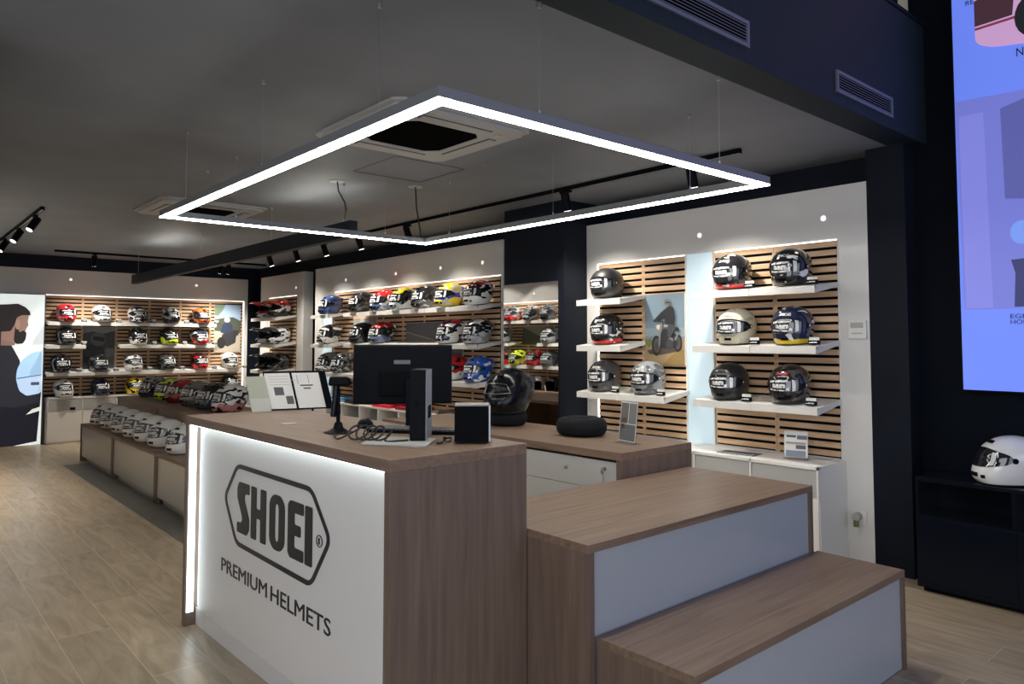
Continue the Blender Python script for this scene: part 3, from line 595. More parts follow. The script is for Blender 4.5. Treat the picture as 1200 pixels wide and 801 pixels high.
# ------------------------------------------------------------------ reception counter
t = thing('reception_counter', 'tall oak reception counter with glowing white front and black lettering', 'counter', (1.321, 2.14, 0), (0, 0, R(1.0)))
Tc = lambda x, y, z: MAT[t.name] @ Vector((x, y, z))
CL, CD, CH = 2.005, .625, 1.10
MB().box(0, CD, 0, CL, CH - .042, CH, 0, Tc).build('top', M['oak_y'], t, bevel=.0015)
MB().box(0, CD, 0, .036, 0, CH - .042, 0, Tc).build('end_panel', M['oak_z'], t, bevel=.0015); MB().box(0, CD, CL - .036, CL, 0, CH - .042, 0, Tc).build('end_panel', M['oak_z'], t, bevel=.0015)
MB().box(.30, .32, .036, CL - .036, 0, CH - .042, 0, Tc).build('back_panel', M['whitem'], t); MB().box(.06, .30, .036, CL - .036, 0, .09, 0, Tc).build('plinth', M['white'], t)
fp = MB().box(.052, .064, .055, CL - .085, .092, CH - .058, 0, Tc).build('front_panel', M['whitem'], t, bevel=.002)
MB().box(.012, .045, .036, CL - .036, CH - .048, CH - .042, 0, Tc).build('light_strip', M['cled'], t)
MB().box(.010, .045, CL - .041, CL - .036, .07, CH - .05, 0, Tc).build('light_strip', M['cled'], t); MB().box(.07, .09, .045, CL - .045, CH - .056, CH - .048, 0, Tc).build('light_strip', M['cled'], t)
MB().box(.066, .085, CL - .075, CL - .042, .10, CH - .05, 0, Tc).build('light_strip', M['cled'], t); MB().box(.030, .048, .036, .040, .07, CH - .05, 0, Tc).build('light_strip', M['cled'], t)
Tl = lambda a, z, d: Tc(.052 - d, a, z)   # a runs along the counter, larger = further
emb = MB()
ho = [(1.425, .911), (.653, .911), (.486, .73), (.649, .513), (1.424, .525), (1.583, .733)]
def rnd(poly, r, k=4):
    out = []; n = len(poly)
    for i in range(n):
        p = Vector(poly[i]); a = (Vector(poly[i - 1]) - p); b = (Vector(poly[(i + 1) % n]) - p)
        q = min(r, a.length * .45, b.length * .45); p0 = p + a.normalized() * q; p1 = p + b.normalized() * q
        out += [tuple(p0.lerp(p, u).lerp(p.lerp(p1, u), u)) for u in [j / k for j in range(k + 1)]]
    return out
def inset(poly, d):
    c = Vector((sum(p[0] for p in poly) / len(poly), sum(p[1] for p in poly) / len(poly))); out = []; n = len(poly)
    for i in range(n):
        p, a, b = Vector(poly[i]), Vector(poly[i - 1]), Vector(poly[(i + 1) % n])
        e1 = (p - a).normalized(); e2 = (b - p).normalized(); n1 = Vector((-e1.y, e1.x)); n2 = Vector((-e2.y, e2.x))
        if n1.dot(c - p) < 0: n1 = -n1
        if n2.dot(c - p) < 0: n2 = -n2
        h = (n1 + n2).normalized(); out.append(tuple(p + h * d / max(.3, h.dot(n1))))
    return out
def ringpoly(mb, outer, inner, T, d0, d1):
    n = len(outer); vs = [T(*p, d0) for p in outer] + [T(*p, d0) for p in inner] + [T(*p, d1) for p in outer] + [T(*p, d1) for p in inner]; fs = []
    for i in range(n):
        j = (i + 1) % n; fs += [(2 * n + i, 2 * n + j, 3 * n + j, 3 * n + i), (i, j, n + j, n + i), (i, j, 2 * n + j, 2 * n + i), (n + i, n + j, 3 * n + j, 3 * n + i)]
    return mb.add(vs, fs)
INK = P('black_vinyl_lettering', (.012, .012, .013), .4)
hi_ = inset(ho, .021)
em = ringpoly(MB(), rnd(ho, .05, 6), rnd(hi_, .035, 6), Tl, .0002, .003).build('emblem_outline', INK, fp)
Z0, Z1 = .592, .829
def letter(a0, a1, polys, hole=None):
    f = lambda p: (a0 + (a1 - a0) * p[0], Z0 + (Z1 - Z0) * p[1])
    m = MB()
    if hole: ringpoly(m, rnd([f(p) for p in polys[0]], .035, 5), rnd([f(p) for p in hole], .02, 5), Tl, .0002, .003)
    else:
        for q in polys: m.prism(rnd([f(p) for p in q], .009, 3), Tl, .0002, .003)
    m.build('letter', INK, fp)
letter(1.412, 1.272, [[(.15, 1), (1, 1), (1, .80), (.70, .80), (.60, .74), (.62, .66), (1, .34), (1, .12), (.82, 0), (0, 0), (0, .20), (.34, .20), (.44, .27), (.42, .34), (0, .68), (0, .88)]])
letter(1.250, 1.087, [[(0, 0), (0, 1), (.36, 1), (.36, .60), (.64, .60), (.64, 1), (1, 1), (1, 0), (.64, 0), (.64, .42), (.36, .42), (.36, 0)]])
letter(1.050, .898, [[(0, .14), (0, .86), (.26, 1), (.74, 1), (1, .86), (1, .14), (.74, 0), (.26, 0)]], hole=[(.38, .22), (.38, .78), (.44, .84), (.56, .84), (.62, .78), (.62, .22), (.56, .16), (.44, .16)])
letter(.866, .722, [[(0, .08), (0, .92), (.14, 1), (1, 1), (1, .80), (.42, .80), (.42, .60), (.82, .60), (.82, .41), (.42, .41), (.42, .20), (1, .20), (1, 0), (.14, 0)]])
letter(.709, .646, [[(0, 0), (0, 1), (1, 1), (1, 0)]])
cir = [(.586 + .026 * math.cos(a * .2618), .709 + .024 * math.sin(a * .2618)) for a in range(24)]; cin = [(.586 + .022 * math.cos(a * .2618), .709 + .020 * math.sin(a * .2618)) for a in range(24)]
reg = ringpoly(MB(), cir, cin, Tl, .0002, .003); rt = text_mb('R', .036, lambda x, y, d: Tl(.597 - x * .85, .696 + y, d), .0002, .003); reg.add(rt.v, rt.f); reg.build('registered_mark', INK, fp)
def fit_text(txt, a_l, a_r, z0, z1, T, d0=.0002, d1=.003):
    probe = []; text_mb(txt, 1, lambda x, y, d: (probe.append((x, y)), (x, y, d))[1], 0, .01)
    x0, x1 = min(p[0] for p in probe), max(p[0] for p in probe); y0, y1 = min(p[1] for p in probe), max(p[1] for p in probe)
    return text_mb(txt, 1, lambda x, y, d: T(a_l + (a_r - a_l) * (x - x0) / (x1 - x0), z0 + (z1 - z0) * (y - y0) / (y1 - y0), d), d0, d1)
fit_text('PREMIUM', 1.598, 1.066, .367, .430, Tl).build('tagline_word', INK, fp); fit_text('HELMETS', 1.026, .487, .365, .431, Tl).build('tagline_word', INK, fp)

# things on the reception counter
TZ = CH + .0005
def Tw(t): return lambda x, y, z: MAT[t.name] @ Vector((x, y, z))
# monitor: x right, y away from the viewer side (its back faces the viewer)
t = thing('monitor', 'black computer monitor seen from behind on the reception counter', 'monitor', (1.862, 2.905, TZ), (0, 0, R(-33))); T = Tw(t)
MB().box(-.228, .221, -.008, .022, .110, .376, 0, T).build('back_cover', M['blackm'], t, bevel=.006)
MB().box(-.231, .224, .022, .028, .106, .380, 0, T).build('screen_bezel', M['blackg'], t, bevel=.002)
MB().box(-.11, .08, -.022, -.006, .145, .265, 0, T).build('rear_bulge', M['black'], t, bevel=.006)
MB().box(-.045, .03, -.013, -.007, .292, .310, 0, T).build('rear_label', P('rear_label_grey', (.12, .12, .12), .5), t)
MB().box(.01, .07, -.05, -.02, .008, .22, 0, T).build('neck', M['blackm'], t, bevel=.004); MB().box(-.03, .11, -.075, .03, 0, .008, 0, T).build('base_plate', M['metal'], t, bevel=.003)
t = thing('computer_tower', 'slim upright black computer on a flat pale base in front of the monitor', 'computer', (1.600, 2.452, TZ), (0, 0, R(-42))); T = Tw(t)
MB().box(.0, .062, .0, .165, .008, .285, 0, T).build('case', M['blackm'], t, bevel=.003)
MB().box(.062, .066, .002, .163, .010, .283, 0, T).build('side_panel', P('tower_side_grey', (.20, .215, .25), .4), t, bevel=.001)
m = MB()
for i in range(6): m.box(.0655, .0675, .05 + i * .014, .058 + i * .014, .09, .14, 0, T)
m.build('vent', M['black'], t); m = MB(); m.box(.022, .038, -.002, .001, .14, .165, 0, T); m.build('port', M['black'], t)
m = MB(); m.hexa([(1.425, 2.52, TZ), (1.578, 2.305, TZ), (1.73, 2.46, TZ), (1.585, 2.68, TZ), (1.425, 2.52, TZ + .008), (1.578, 2.305, TZ + .008), (1.73, 2.46, TZ + .008), (1.585, 2.68, TZ + .008)]); m.build('base', M['acwhite'], t, bevel=.003)
t = thing('desk_speaker', 'boxy black loudspeaker with silver shell at the counter edge', 'speaker', (1.770, 2.268, TZ), (0, 0, R(-37))); T = Tw(t)
MB().box(-.071, .069, .0, .125, .006, .150, 0, T).build('shell', M['metal'], t, bevel=.004); MB().box(-.071, .062, -.006, .001, .008, .146, 0, T).build('grille', M['black'], t, bevel=.003)
for x in (-.06, .05): MB().cyl(T(x, .02, 0), T(x, .02, .007), .008, 10).build('foot', M['rubber'], t)
t = thing('keyboard', 'black keyboard lying behind the computer tower', 'keyboard', (1.842, 2.72, TZ), (0, 0, R(-55))); T = Tw(t)
m = MB(); m.hexa([T(-.225, -.09, .001), T(.225, -.09, .001), T(.225, .04, .001), T(-.225, .04, .001), T(-.225, -.09, .015), T(.225, -.09, .015), T(.225, .04, .014), T(-.225, .04, .014)])
MB_ = m; m.build('body', M['blackm'], t, bevel=.003); m = MB()
for r in range(6):
    y = -.084 + r * .020; z = .0145
    for c in range(20):
        x = -.212 + c * .0212
        m.box(x, x + .017, y, y + .018, z, z + .006, 0, T)
m.build('keys', P('keycap_grey', (.10, .10, .10), .45), t)
t = thing('computer_mouse', 'small dark rounded mouse behind the keyboard', 'mouse', (1.725, 3.01, TZ)); m = MB()
m.grid(lambda i, j: (1.725 + .033 * math.cos(2 * math.pi * i) * math.cos(j * 1.57) ** .7, 3.01 + .055 * math.sin(2 * math.pi * i) * math.cos(j * 1.57) ** .7, TZ + .042 * math.sin(j * 1.57)), 24, 8, wrap=True); m.build('body', M['blackm'], t, smooth=60)
MB().cyl((1.719, 2.99, TZ + .038), (1.731, 2.99, TZ + .038), .008, 12).build('wheel', M['rubber'], t)
t = thing('barcode_scanner', 'black handheld scanner resting upright in its stand on the counter', 'scanner', (1.545, 2.93, TZ), (0, 0, R(-30))); T = Tw(t)
m = MB(); m.grid(lambda i, j: T(.062 * math.cos(2 * math.pi * i) * (1 - .75 * j), .062 * math.sin(2 * math.pi * i) * (1 - .75 * j), .004 + .022 * j ** 1.6 + .018 * (j > .9)), 24, 8, wrap=True); m.build('stand_base', M['blackm'], t, smooth=50)
MB().tube([T(0, 0, .03), T(-.002, .0, .12), T(-.004, 0, .19)], [.009, .009, .012], 10).build('post', M['blackm'], t, smooth=True)
MB().tube([T(-.022, -.01, .07), T(-.016, -.006, .13), T(-.01, 0, .2), T(-.004, .004, .235)], [.012, .013, .015, .018], 10).build('grip', M['blackg'], t, smooth=True)
m = MB(); m.hexa([T(-.045, -.035, .205), T(.045, -.035, .205), T(.055, .05, .20), T(-.035, .05, .20), T(-.04, -.03, .245), T(.04, -.03, .245), T(.05, .05, .235), T(-.03, .05, .235)]); m.build('head', M['blackm'], t, bevel=.008)
def cable(name, label, pts, r=.0028):
    P0 = [Vector(p) for p in pts]; out = []
    for i in range(len(P0) - 1):
        a, b, c, d = P0[max(i - 1, 0)], P0[i], P0[i + 1], P0[min(i + 2, len(P0) - 1)]
        for q in range(6):
            u = q / 6; out.append(.5 * ((2 * b) + (c - a) * u + (2 * a - 5 * b + 4 * c - d) * u * u + (3 * b - a - 3 * c + d) * u ** 3))
    out.append(P0[-1]); o = MB().tube(out, r, 6).build(name, M['rubber'], smooth=True); return tag(o, label, 'cable')
z = TZ + .0045
coil = [(1.465 + .034 * math.cos(a * .85) + a * .0026, 2.65 + .026 * math.sin(a * .85) - a * .0036, z + .030 + .024 * math.sin(a * .85 + .8)) for a in range(30)]
cable('cable', 'black coiled cable bundle between the scanner and the computer tower', [(1.50, 2.86, z), (1.46, 2.80, z), (1.44, 2.72, z)] + coil + [(1.52, 2.50, z + .006), (1.555, 2.455, z + .008), (1.585, 2.435, z + .010)], .004)
cable('cable', 'black cable loops between the computer tower and the loudspeaker', [(1.66, 2.352, z), (1.69, 2.36, z), (1.725, 2.39, z + .006), (1.745, 2.375, z + .012), (1.71, 2.34, z + .004), (1.68, 2.33, z + .010), (1.70, 2.36, z + .018), (1.75, 2.40, z + .006)], .0034)
o = MB().cyl((1.574, 2.352, TZ - .0004), (1.574, 2.352, TZ + .004), .032, 28).build('cable_grommet', M['acwhite'], smooth=True); tag(o, 'round light grey cable grommet at the foot of the computer tower', 'grommet')
o = MB().cyl((1.527, 3.396, TZ - .0004), (1.527, 3.396, TZ + .003), .038, 28).build('cable_grommet', M['acwhite'], smooth=True); tag(o, 'round pale cable cover in the middle of the bare counter top', 'grommet')
# open catalogue binder leaning back, and folder next to it
t = thing('ring_binder', 'open black ring binder with printed pages propped on the counter', 'binder', (1.86, 4.06, TZ), (0, 0, R(-14))); T0 = Tw(t)
def lean(x, y, z): return T0(x * 1.05 - z * .22, y + z * .25, z * 1.14)
MB().box(-.125, .20, .004, .012, .0, .195, 0, lean).build('cover', M['blackm'], t, bevel=.002)
MB().box(.178, .212, -.012, .006, 0.0, .192, 0, lean).build('spine_edge', M['black'], t)
for nm, x0, x1 in (('page', -.12, .015), ('page', .028, .175)):
    pg = MB().box(x0, x1, -.002, .004, .008, .185, 0, lean).build(nm, M['paper'], t)
    m = MB()
    if x0 < 0: m.box(-.085, -.035, -.003, -.002, .075, .115, 0, lean); m.box(-.03, .008, -.003, -.002, .03, .07, 0, lean)
    else: m.box(.06, .13, -.003, -.002, .118, .125, 0, lean); m.box(.075, .115, -.003, -.002, .103, .110, 0, lean); m.box(.05, .052, -.003, -.002, .13, .175, 0, lean); m.box(.11, .112, -.003, -.002, .13, .175, 0, lean)
    m.build('print', P('page_print', (.10, .10, .11), .7), pg)
    if x0 < 0:
        m = MB()
        for i in range(4): m.box(-.10, .0, -.003, -.002, .168 - i * .014, .171 - i * .014, 0, lean)
        m.build('text_lines', P('page_lines', (.5, .48, .44), .7), pg)
m = MB()
for zz in (.05, .15): m.tube([lean(.021 + .014 * math.cos(a * .5), -.006 - .012 * math.sin(a * .5), zz) for a in range(7)], .0012, 5)
m.build('rings', M['chrome'], t)
t = thing('paper_folder', 'pale green cardboard folder standing left of the open binder', 'folder', (1.68, 4.085, TZ), (0, 0, R(-14))); T1 = Tw(t)
ln = lambda x, y, z: T1(x - z * .2, y + z * .25, z * 1.12)
MB().box(-.055, .05, 0, .004, 0, .175, 0, ln).build('back', P('folder_green', (.40, .42, .33), .7), t); MB().box(-.055, .05, -.006, -.001, 0, .065, 0, ln).build('pocket', P('folder_pocket', (.5, .52, .46), .6), t)
o = MB().box(1.95, 2.03, 3.70, 3.9, TZ - .0004, TZ + .012).build('paper_stack', M['paper'], bevel=.001) if False else None

# ------------------------------------------------------------------ oak display steps
def step(label, x0, x1, y0, y1, z0, h, group):
    t = thing('display_step', label, 'display step', (x0, y0, z0), (0, 0, R(.25)), group); T = Tw(t); w, d = x1 - x0, y1 - y0; hh = h - z0
    MB().box(0, w, 0, d, hh - .03, hh, 0, T).build('top', M['oak_x'], t, bevel=.001)
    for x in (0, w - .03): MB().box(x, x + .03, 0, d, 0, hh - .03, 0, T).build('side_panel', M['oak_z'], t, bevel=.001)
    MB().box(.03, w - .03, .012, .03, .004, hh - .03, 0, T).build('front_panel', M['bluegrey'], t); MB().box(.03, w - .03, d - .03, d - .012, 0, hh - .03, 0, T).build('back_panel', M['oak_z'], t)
step('upper oak display step with blue grey front, against the reception counter', 1.952, 3.605, 1.830, 2.572, 0, .771, 'oak display steps')
step('lower oak display step with blue grey front, nearest the camera', 1.990, 3.635, 1.411, 1.826, 0, .444, 'oak display steps')
# drawer counter
t = thing('drawer_counter', 'oak service counter with white drawers behind the monitor', 'counter', (3.036, 2.605, 0), (0, 0, R(1.2))); T = Tw(t); DL, DW = 2.35, .65
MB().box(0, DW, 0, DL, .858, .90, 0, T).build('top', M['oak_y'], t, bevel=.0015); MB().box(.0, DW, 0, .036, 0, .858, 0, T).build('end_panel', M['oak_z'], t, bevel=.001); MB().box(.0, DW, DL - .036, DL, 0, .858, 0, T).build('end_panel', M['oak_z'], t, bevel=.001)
MB().box(DW - .02, DW, .036, DL - .036, 0, .858, 0, T).build('back_panel', M['whitem'], t); MB().box(.03, DW - .02, .036, DL - .036, .0, .06, 0, T).build('plinth', M['black'], t)
for i, (a, b) in enumerate(((.04, .80), (.803, 1.56), (1.563, 2.31))):
    for j, (z0, z1) in enumerate(((.685, .842), (.475, .682), (.065, .472))):
        dr = MB().box(.022, .042, a, b, z0, z1, 0, T).build('drawer', M['acrylic_front'], t, bevel=.001)
        MB().cyl(T(.024, (a + b) / 2, (z0 + z1) / 2 + .01), T(.004, (a + b) / 2, (z0 + z1) / 2 + .01), .008, 14).build('knob', M['metal'], dr, smooth=True)
        if i == 0 and j == 0:
            MB().cyl(T(.024, .13, .80), T(.012, .13, .80), .011, 16).build('lock', M['chrome'], dr, smooth=True)
            m = MB(); m.box(-.012, .012, .127, .133, .79, .81, 0, T); m.cyl(T(-.004, .127, .785), T(-.004, .133, .785), .012, 14); m.box(-.006, .0, .124, .127, .735, .785, 0, T); m.build('key', M['chrome'], dr)
# acrylic sign on the drawer counter
def sign(label, loc, rz, w, h, lean_, cells):
    t = thing('sign_holder', label, 'sign', loc, (0, 0, R(rz)), 'clear acrylic sign holders'); T0 = Tw(t); L_ = lambda x, y, z: T0(x, y + z * lean_, z)
    MB().box(-w / 2, w / 2, -.002, .002, .003, h, 0, L_).build('plate', M['acryl'], t); MB().box(-w / 2, w / 2, -.045, .045, 0, .003, 0, T0).build('base', M['acryl'], t)
    m = MB(); m.box(-w / 2 + .004, w / 2 - .004, -.0035, -.0022, .012, h - .006, 0, L_); pp = m.build('leaflet', M['paper'], t)
    for (a, b, c, d, cc) in cells:
        m = MB(); m.box(-w / 2 + w * a, -w / 2 + w * b, -.0044, -.0034, h * c, h * d, 0, L_); m.build('picture', P('leaflet_picture', cc, .5), pp)
sign('clear acrylic sign with grey photographs on the drawer counter', (3.348, 2.83, .9005), -102, .16, .245, .12, [(.05, .95, .07, .45, (.13, .14, .14)), (.05, .48, .47, .95, (.16, .15, .14)), (.52, .95, .47, .95, (.2, .2, .19)), (.1, .4, .3, .6, (.4, .38, .36))])
sign('clear acrylic sign with rows of small photographs on the white cabinet', (4.80, 2.56, .692), -72, .16, .19, .1, [(.12, .5, .76, .84, (.08, .09, .12)), (.55, .95, .70, .84, (.15, .15, .17)), (.1, .9, .52, .6, (.35, .30, .24)), (.5, .9, .36, .5, (.10, .10, .12)), (.1, .9, .08, .3, (.22, .25, .33))])
# white cabinets
def cabinet(T, s0, s1, d, zt, splits, label, zm, side=True, handle=None):
    t = thing('white_cabinet', label, 'cabinet', T((s0 + s1) / 2, d / 2, 0), group='white base cabinets')
    MB().box(s0, s1, .002, d, zt - .022, zt, 0, T).build('top', M['whitem'], t, bevel=.001); MB().box(s0, s1, .002, d - .02, .0, zt - .022, 0, T).build('body', M['whitem'], t)
    c = [s0] + list(splits) + [s1]
    for a, b in zip(c, c[1:]):
        f = MB().box(a + .012, b - .012, d - .02, d - .004, zm + .006, zt - .03, 0, T).build('drawer', M['grey'], t, bevel=.001)
        if handle and a == s0: MB().box((a + b) / 2 + .06, (a + b) / 2 + .13, d - .004, d + .004, zm + .01, zm + .05, 0, T).build('handle', M['black'], f)
        MB().box(a + .004, b - .004, d - .03 if False else d - .02, d - .006, .03, zm - .004, 0, T).build('door', M['whitem'], t, bevel=.001)
    for a in c: MB().box(a - (.012 if a == s1 else 0 if a == s0 else .006), a + (.012 if a == s0 else 0 if a == s1 else .006), d - .02, d, zm - .02, zt, 0, T).build('divider', M['whitem'], t)
cabinet(Fr, 2.305, 4.60, .40, .69, [2.74 + .05, 3.25, 3.71, 4.15], 'white base cabinet with grey drawers below the cafe style helmets', .49)
cabinet(Fb, 1.95, 4.88, .36, .67, [2.40, 2.86, 3.34, 3.82, 4.3], 'white base cabinet along the back wall below the slats', .47, handle=True)
cabinet(Fr, 10.86, 11.92, .38, .66, [11.39], 'white base cabinet under the off road helmets', .46)
# striped leaflet on the cabinet
t = thing('striped_leaflet', 'blue and black striped leaflet lying on the white cabinet', 'leaflet', (4.74, 2.96, .6905), (0, 0, R(-84))); T = Tw(t)
MB().box(-.14, .14, -.07, .07, 0, .004, 0, T).build('sheet', P('leaflet_blue', (.03, .05, .09), .4), t); m = MB()
for i in range(7): m.hexa([T(-.13 + i * .038, -.068, .004), T(-.112 + i * .038, -.068, .004), T(-.102 + i * .038, -.01, .004), T(-.12 + i * .038, -.01, .004), T(-.13 + i * .038, -.068, .0046), T(-.112 + i * .038, -.068, .0046), T(-.102 + i * .038, -.01, .0046), T(-.12 + i * .038, -.01, .0046)])
m.build('stripes', P('leaflet_stripes', (.55, .68, .78), .4), t)
# open cubby unit with folded clothes
t = thing('cubby_unit', 'white open cubby unit with folded shirts below the racing helmets', 'shelf unit', (4.8, 7.5, 0)); c0, c1 = 5.93, 9.10
MB().box(4.60, 4.975, c0, c1, .68, .70).build('top', M['whitem'], t); MB().box(4.955, 4.975, c0, c1, 0, .68).build('back_panel', M['whitem'], t)
m = MB()
for zz in (.0, .36): m.box(4.60, 4.955, c0, c1, zz, zz + .02)
m.build('shelf', M['whitem'], t); ys = [c0 + (c1 - c0) * i / 7 for i in range(8)]
for y in ys: MB().box(4.60, 4.955, min(max(y - .01, c0), c1 - .02), min(max(y - .01, c0), c1 - .02) + .02, .02, .68).build('divider', M['whitem'], t)
def folded(label, x, y, z, w, d, h, c, rz=0):
    t = thing('folded_shirt', label, 'shirt', (x, y, z), (0, 0, R(rz)), 'folded shirts around the cubbies'); T = Tw(t); cm = noisy(P('cotton', c, .9, spec=.2), tuple(v * .8 for v in c), tuple(min(1, v * 1.15) for v in c), 20)
    for nm, z0, z1, k in (('lower_fold', 0, h * .48, 1), ('upper_fold', h * .5, h, .95)):
        o = MB().box(-w / 2 * k, w / 2 * k, -d / 2 * k, d / 2 * k, z0, z1, 0, T).build(nm, cm, t, bevel=min(.012, h * .2))
yc = [(a + b) / 2 for a, b in zip(ys, ys[1:])]
for i, zz in enumerate((.382, .44, .50)): folded(['blue folded shirt at the bottom of the cubby stack', 'blue folded shirt in the middle of the cubby stack', 'blue folded shirt topmost in the cubby stack'][i], 4.77, yc[6], zz, .28, .32, .056, (.10, .24, .42), i * 2)
folded('light blue folded shirt on top of the cubby unit', 4.77, yc[6] + .02, .702, .28, .32, .06, (.15, .32, .55)); folded('black folded shirt on top of the cubby unit, at the far end', 4.77, 8.45, .702, .3, .34, .05, (.02, .02, .025))
folded('grey folded shirt in the second cubby from the far end', 4.77, yc[5], .382, .28, .32, .13, (.09, .10, .11)); folded('red folded shirt inside a cubby', 4.77, yc[4], .382, .28, .30, .10, (.5, .03, .05))
folded('red folded shirt on top of the cubby unit left of the monitor foot', 4.77, 7.72, .702, .30, .40, .035, (.6, .02, .05)); folded('dark red folded shirt on top of the cubby unit behind the monitor', 4.77, 7.20, .702, .30, .40, .035, (.30, .02, .04))
folded('beige folded shirt inside a cubby next to the red one', 4.77, yc[3], .382, .28, .32, .10, (.55, .42, .34)); folded('dark grey folded shirt on the near end of the cubby unit', 4.77, 6.30, .702, .30, .5, .05, (.05, .04, .045)); folded('tan folded shirt in the nearest cubby', 4.77, yc[0], .382, .28, .32, .05, (.4, .27, .18))

# ------------------------------------------------------------------ low display boxes and oak table
for lab, y0, y1 in (('farthest low oak display box with frosted front', 9.0, 10.60), ('middle low oak display box with frosted front', 7.37, 8.985), ('nearest low oak display box partly behind the counter', 5.74, 7.355)):
    t = thing('display_box', lab, 'display box', (2.02, y0, 0), group='low oak display boxes'); x0, x1 = 2.02, 2.43
    MB().box(x0, x1, y0, y1, .432, .46).build('top', M['oak_y'], t, bevel=.001)
    for y in (y0, y1 - .036): MB().box(x0, x1, y, y + .036, 0, .432).build('side_panel', M['oak_z'], t, bevel=.001)
    MB().box(x0 + .012, x0 + .02, y0 + .036, y1 - .036, .06, .432).build('front_panel', M['acrylic_front'], t); MB().box(x0 + .05, x1 - .02, y0 + .036, y1 - .036, 0, .06).build('plinth', M['grey'], t); MB().box(x0 + .02, x0 + .08, y1 - .09, y1 - .036, .0, .06).build('foot', M['oak_z'], t)
t = thing('display_table', 'long oak display table carrying coloured helmets behind the white helmet row', 'table', (2.46, 6.4, 0))
MB().box(2.46, 3.16, 5.2, 10.75, .735, .77).build('top', M['oak_y'], t, bevel=.001)
for a, b in ((9.0, 10.75), (7.2, 8.98), (5.2, 7.18)):
    MB().box(2.475, 2.49, a + .03, b - .03, .05, .735).build('front_panel', M['oak_y'], t)
    for y in (a, b - .03): MB().box(2.47, 3.15, y, y + .03, 0, .735).build('upright', M['oak_z'], t)

# ------------------------------------------------------------------ posters and light box
def flat(name, T, polys, parent, d=.004, emit=0, cache={}):
    for i, (nm, poly, c) in enumerate(polys):
        m = MB(); m.prism(poly, T, d + i * .0006, d + i * .0006 + .0005)
        if (c, emit) not in cache: cache[(c, emit)] = P('print_ink', c, .45, emit=c if emit else None, es=emit)
        m.build(nm, cache[(c, emit)], parent)
def ell(cx, cy, rx, ry, n=20, a0=0, a1=2 * math.pi): return [(cx + rx * math.cos(a0 + (a1 - a0) * i / n), cy + ry * math.sin(a0 + (a1 - a0) * i / n)) for i in range(n if a1 - a0 > 6.2 else n + 1)]
def poster(label, T, s0, s1, z0, z1, d, group='photo posters among the slats', flip=False):
    t = thing('poster', label, 'poster', T((s0 + s1) / 2, d, z0), group=group); MB().box(s0, s1, .022, d, z0, z1, 0, T).build('board', M['whitem'], t)
    Tp = (lambda u, v, w: T(s1 + (s0 - s1) * u, d + w, z0 + (z1 - z0) * v)) if flip else (lambda u, v, w: T(s0 + (s1 - s0) * u, d + w, z0 + (z1 - z0) * v))
    return t, Tp
RECT = lambda a, b, c, d: [(a, c), (b, c), (b, d), (a, d)]
t, Tp = poster('poster of a helmeted rider on a parked motorcycle in dry grass', Fr, 3.58, 3.978, 1.30, 1.888, .034, flip=True)
DK, DK2, MT = (.02, .022, .027), (.05, .055, .065), (.20, .20, .20)
flat('p', Tp, [('sky', RECT(0, 1, .36, 1), (.20, .28, .35)), ('haze', RECT(0, 1, .40, .52), (.27, .34, .38)), ('sea', RECT(0, 1, .36, .40), (.16, .25, .32)), ('sand', RECT(0, 1, 0, .37), (.36, .26, .14)), ('bush', [(0, .30), (0, .36), (.16, .37), (.2, .31), (.1, .24)], (.16, .17, .07)), ('dry_grass', [(.45, .0), (1, 0), (1, .22), (.8, .19), (.6, .09)], (.28, .185, .07)),
    ('ground_shade', [(.05, .20), (.12, .15), (.4, .14), (.9, .2), (.95, .24), (.5, .26)], (.09, .07, .05)), ('rear_wheel', ell(.84, .31, .11, .125), DK), ('rear_spokes', ell(.835, .31, .075, .09), (.09, .085, .075)), ('rear_hub', ell(.83, .31, .04, .05), DK2), ('front_wheel', ell(.30, .27, .125, .145), DK), ('front_spokes', ell(.31, .27, .085, .105), (.085, .08, .07)), ('front_hub', ell(.31, .27, .04, .05), DK2),
    ('motor', [(.40, .24), (.80, .24), (.82, .42), (.66, .50), (.46, .50), (.38, .40)], DK), ('cylinder', ell(.67, .35, .06, .045), MT), ('crankcase', ell(.64, .29, .09, .07), (.05, .05, .055)), ('exhaust', [(.76, .36), (.88, .49), (.91, .47), (.80, .34)], MT), ('fork', [(.36, .26), (.40, .26), (.43, .54), (.38, .54)], MT), ('tank', [(.46, .50), (.62, .50), (.66, .57), (.56, .62), (.46, .60)], (.07, .075, .08)), ('tank_stripe', [(.50, .53), (.60, .53), (.61, .56), (.51, .57)], (.3, .3, .29)), ('headlight', ell(.36, .53, .05, .042), (.40, .37, .28)), ('headlight_rim', ell(.36, .53, .03, .026), (.55, .53, .45)), ('handlebar', [(.26, .62), (.5, .595), (.5, .61), (.27, .635)], DK),
    ('seat', [(.62, .50), (.90, .47), (.88, .52), (.66, .55)], DK), ('leg', [(.60, .40), (.68, .38), (.80, .52), (.78, .60), (.62, .56)], (.055, .06, .07)), ('torso', [(.54, .58), (.78, .56), (.80, .66), (.76, .80), (.66, .83), (.54, .78)], DK), ('arm', [(.25, .63), (.28, .60), (.52, .66), (.60, .72), (.56, .79), (.44, .74)], DK), ('glove', ell(.28, .625, .04, .022), DK), ('face', ell(.60, .855, .045, .04), (.32, .22, .16)), ('helmet', ell(.60, .885, .075, .045), (.19, .18, .17)), ('goggles', [(.57, .865), (.66, .865), (.66, .885), (.57, .885)], DK)], t)
t, Tp = poster('poster of a grey racetrack behind the red and white helmet', Fr, 6.55, 7.70, 1.30, 1.715, .034, flip=True)
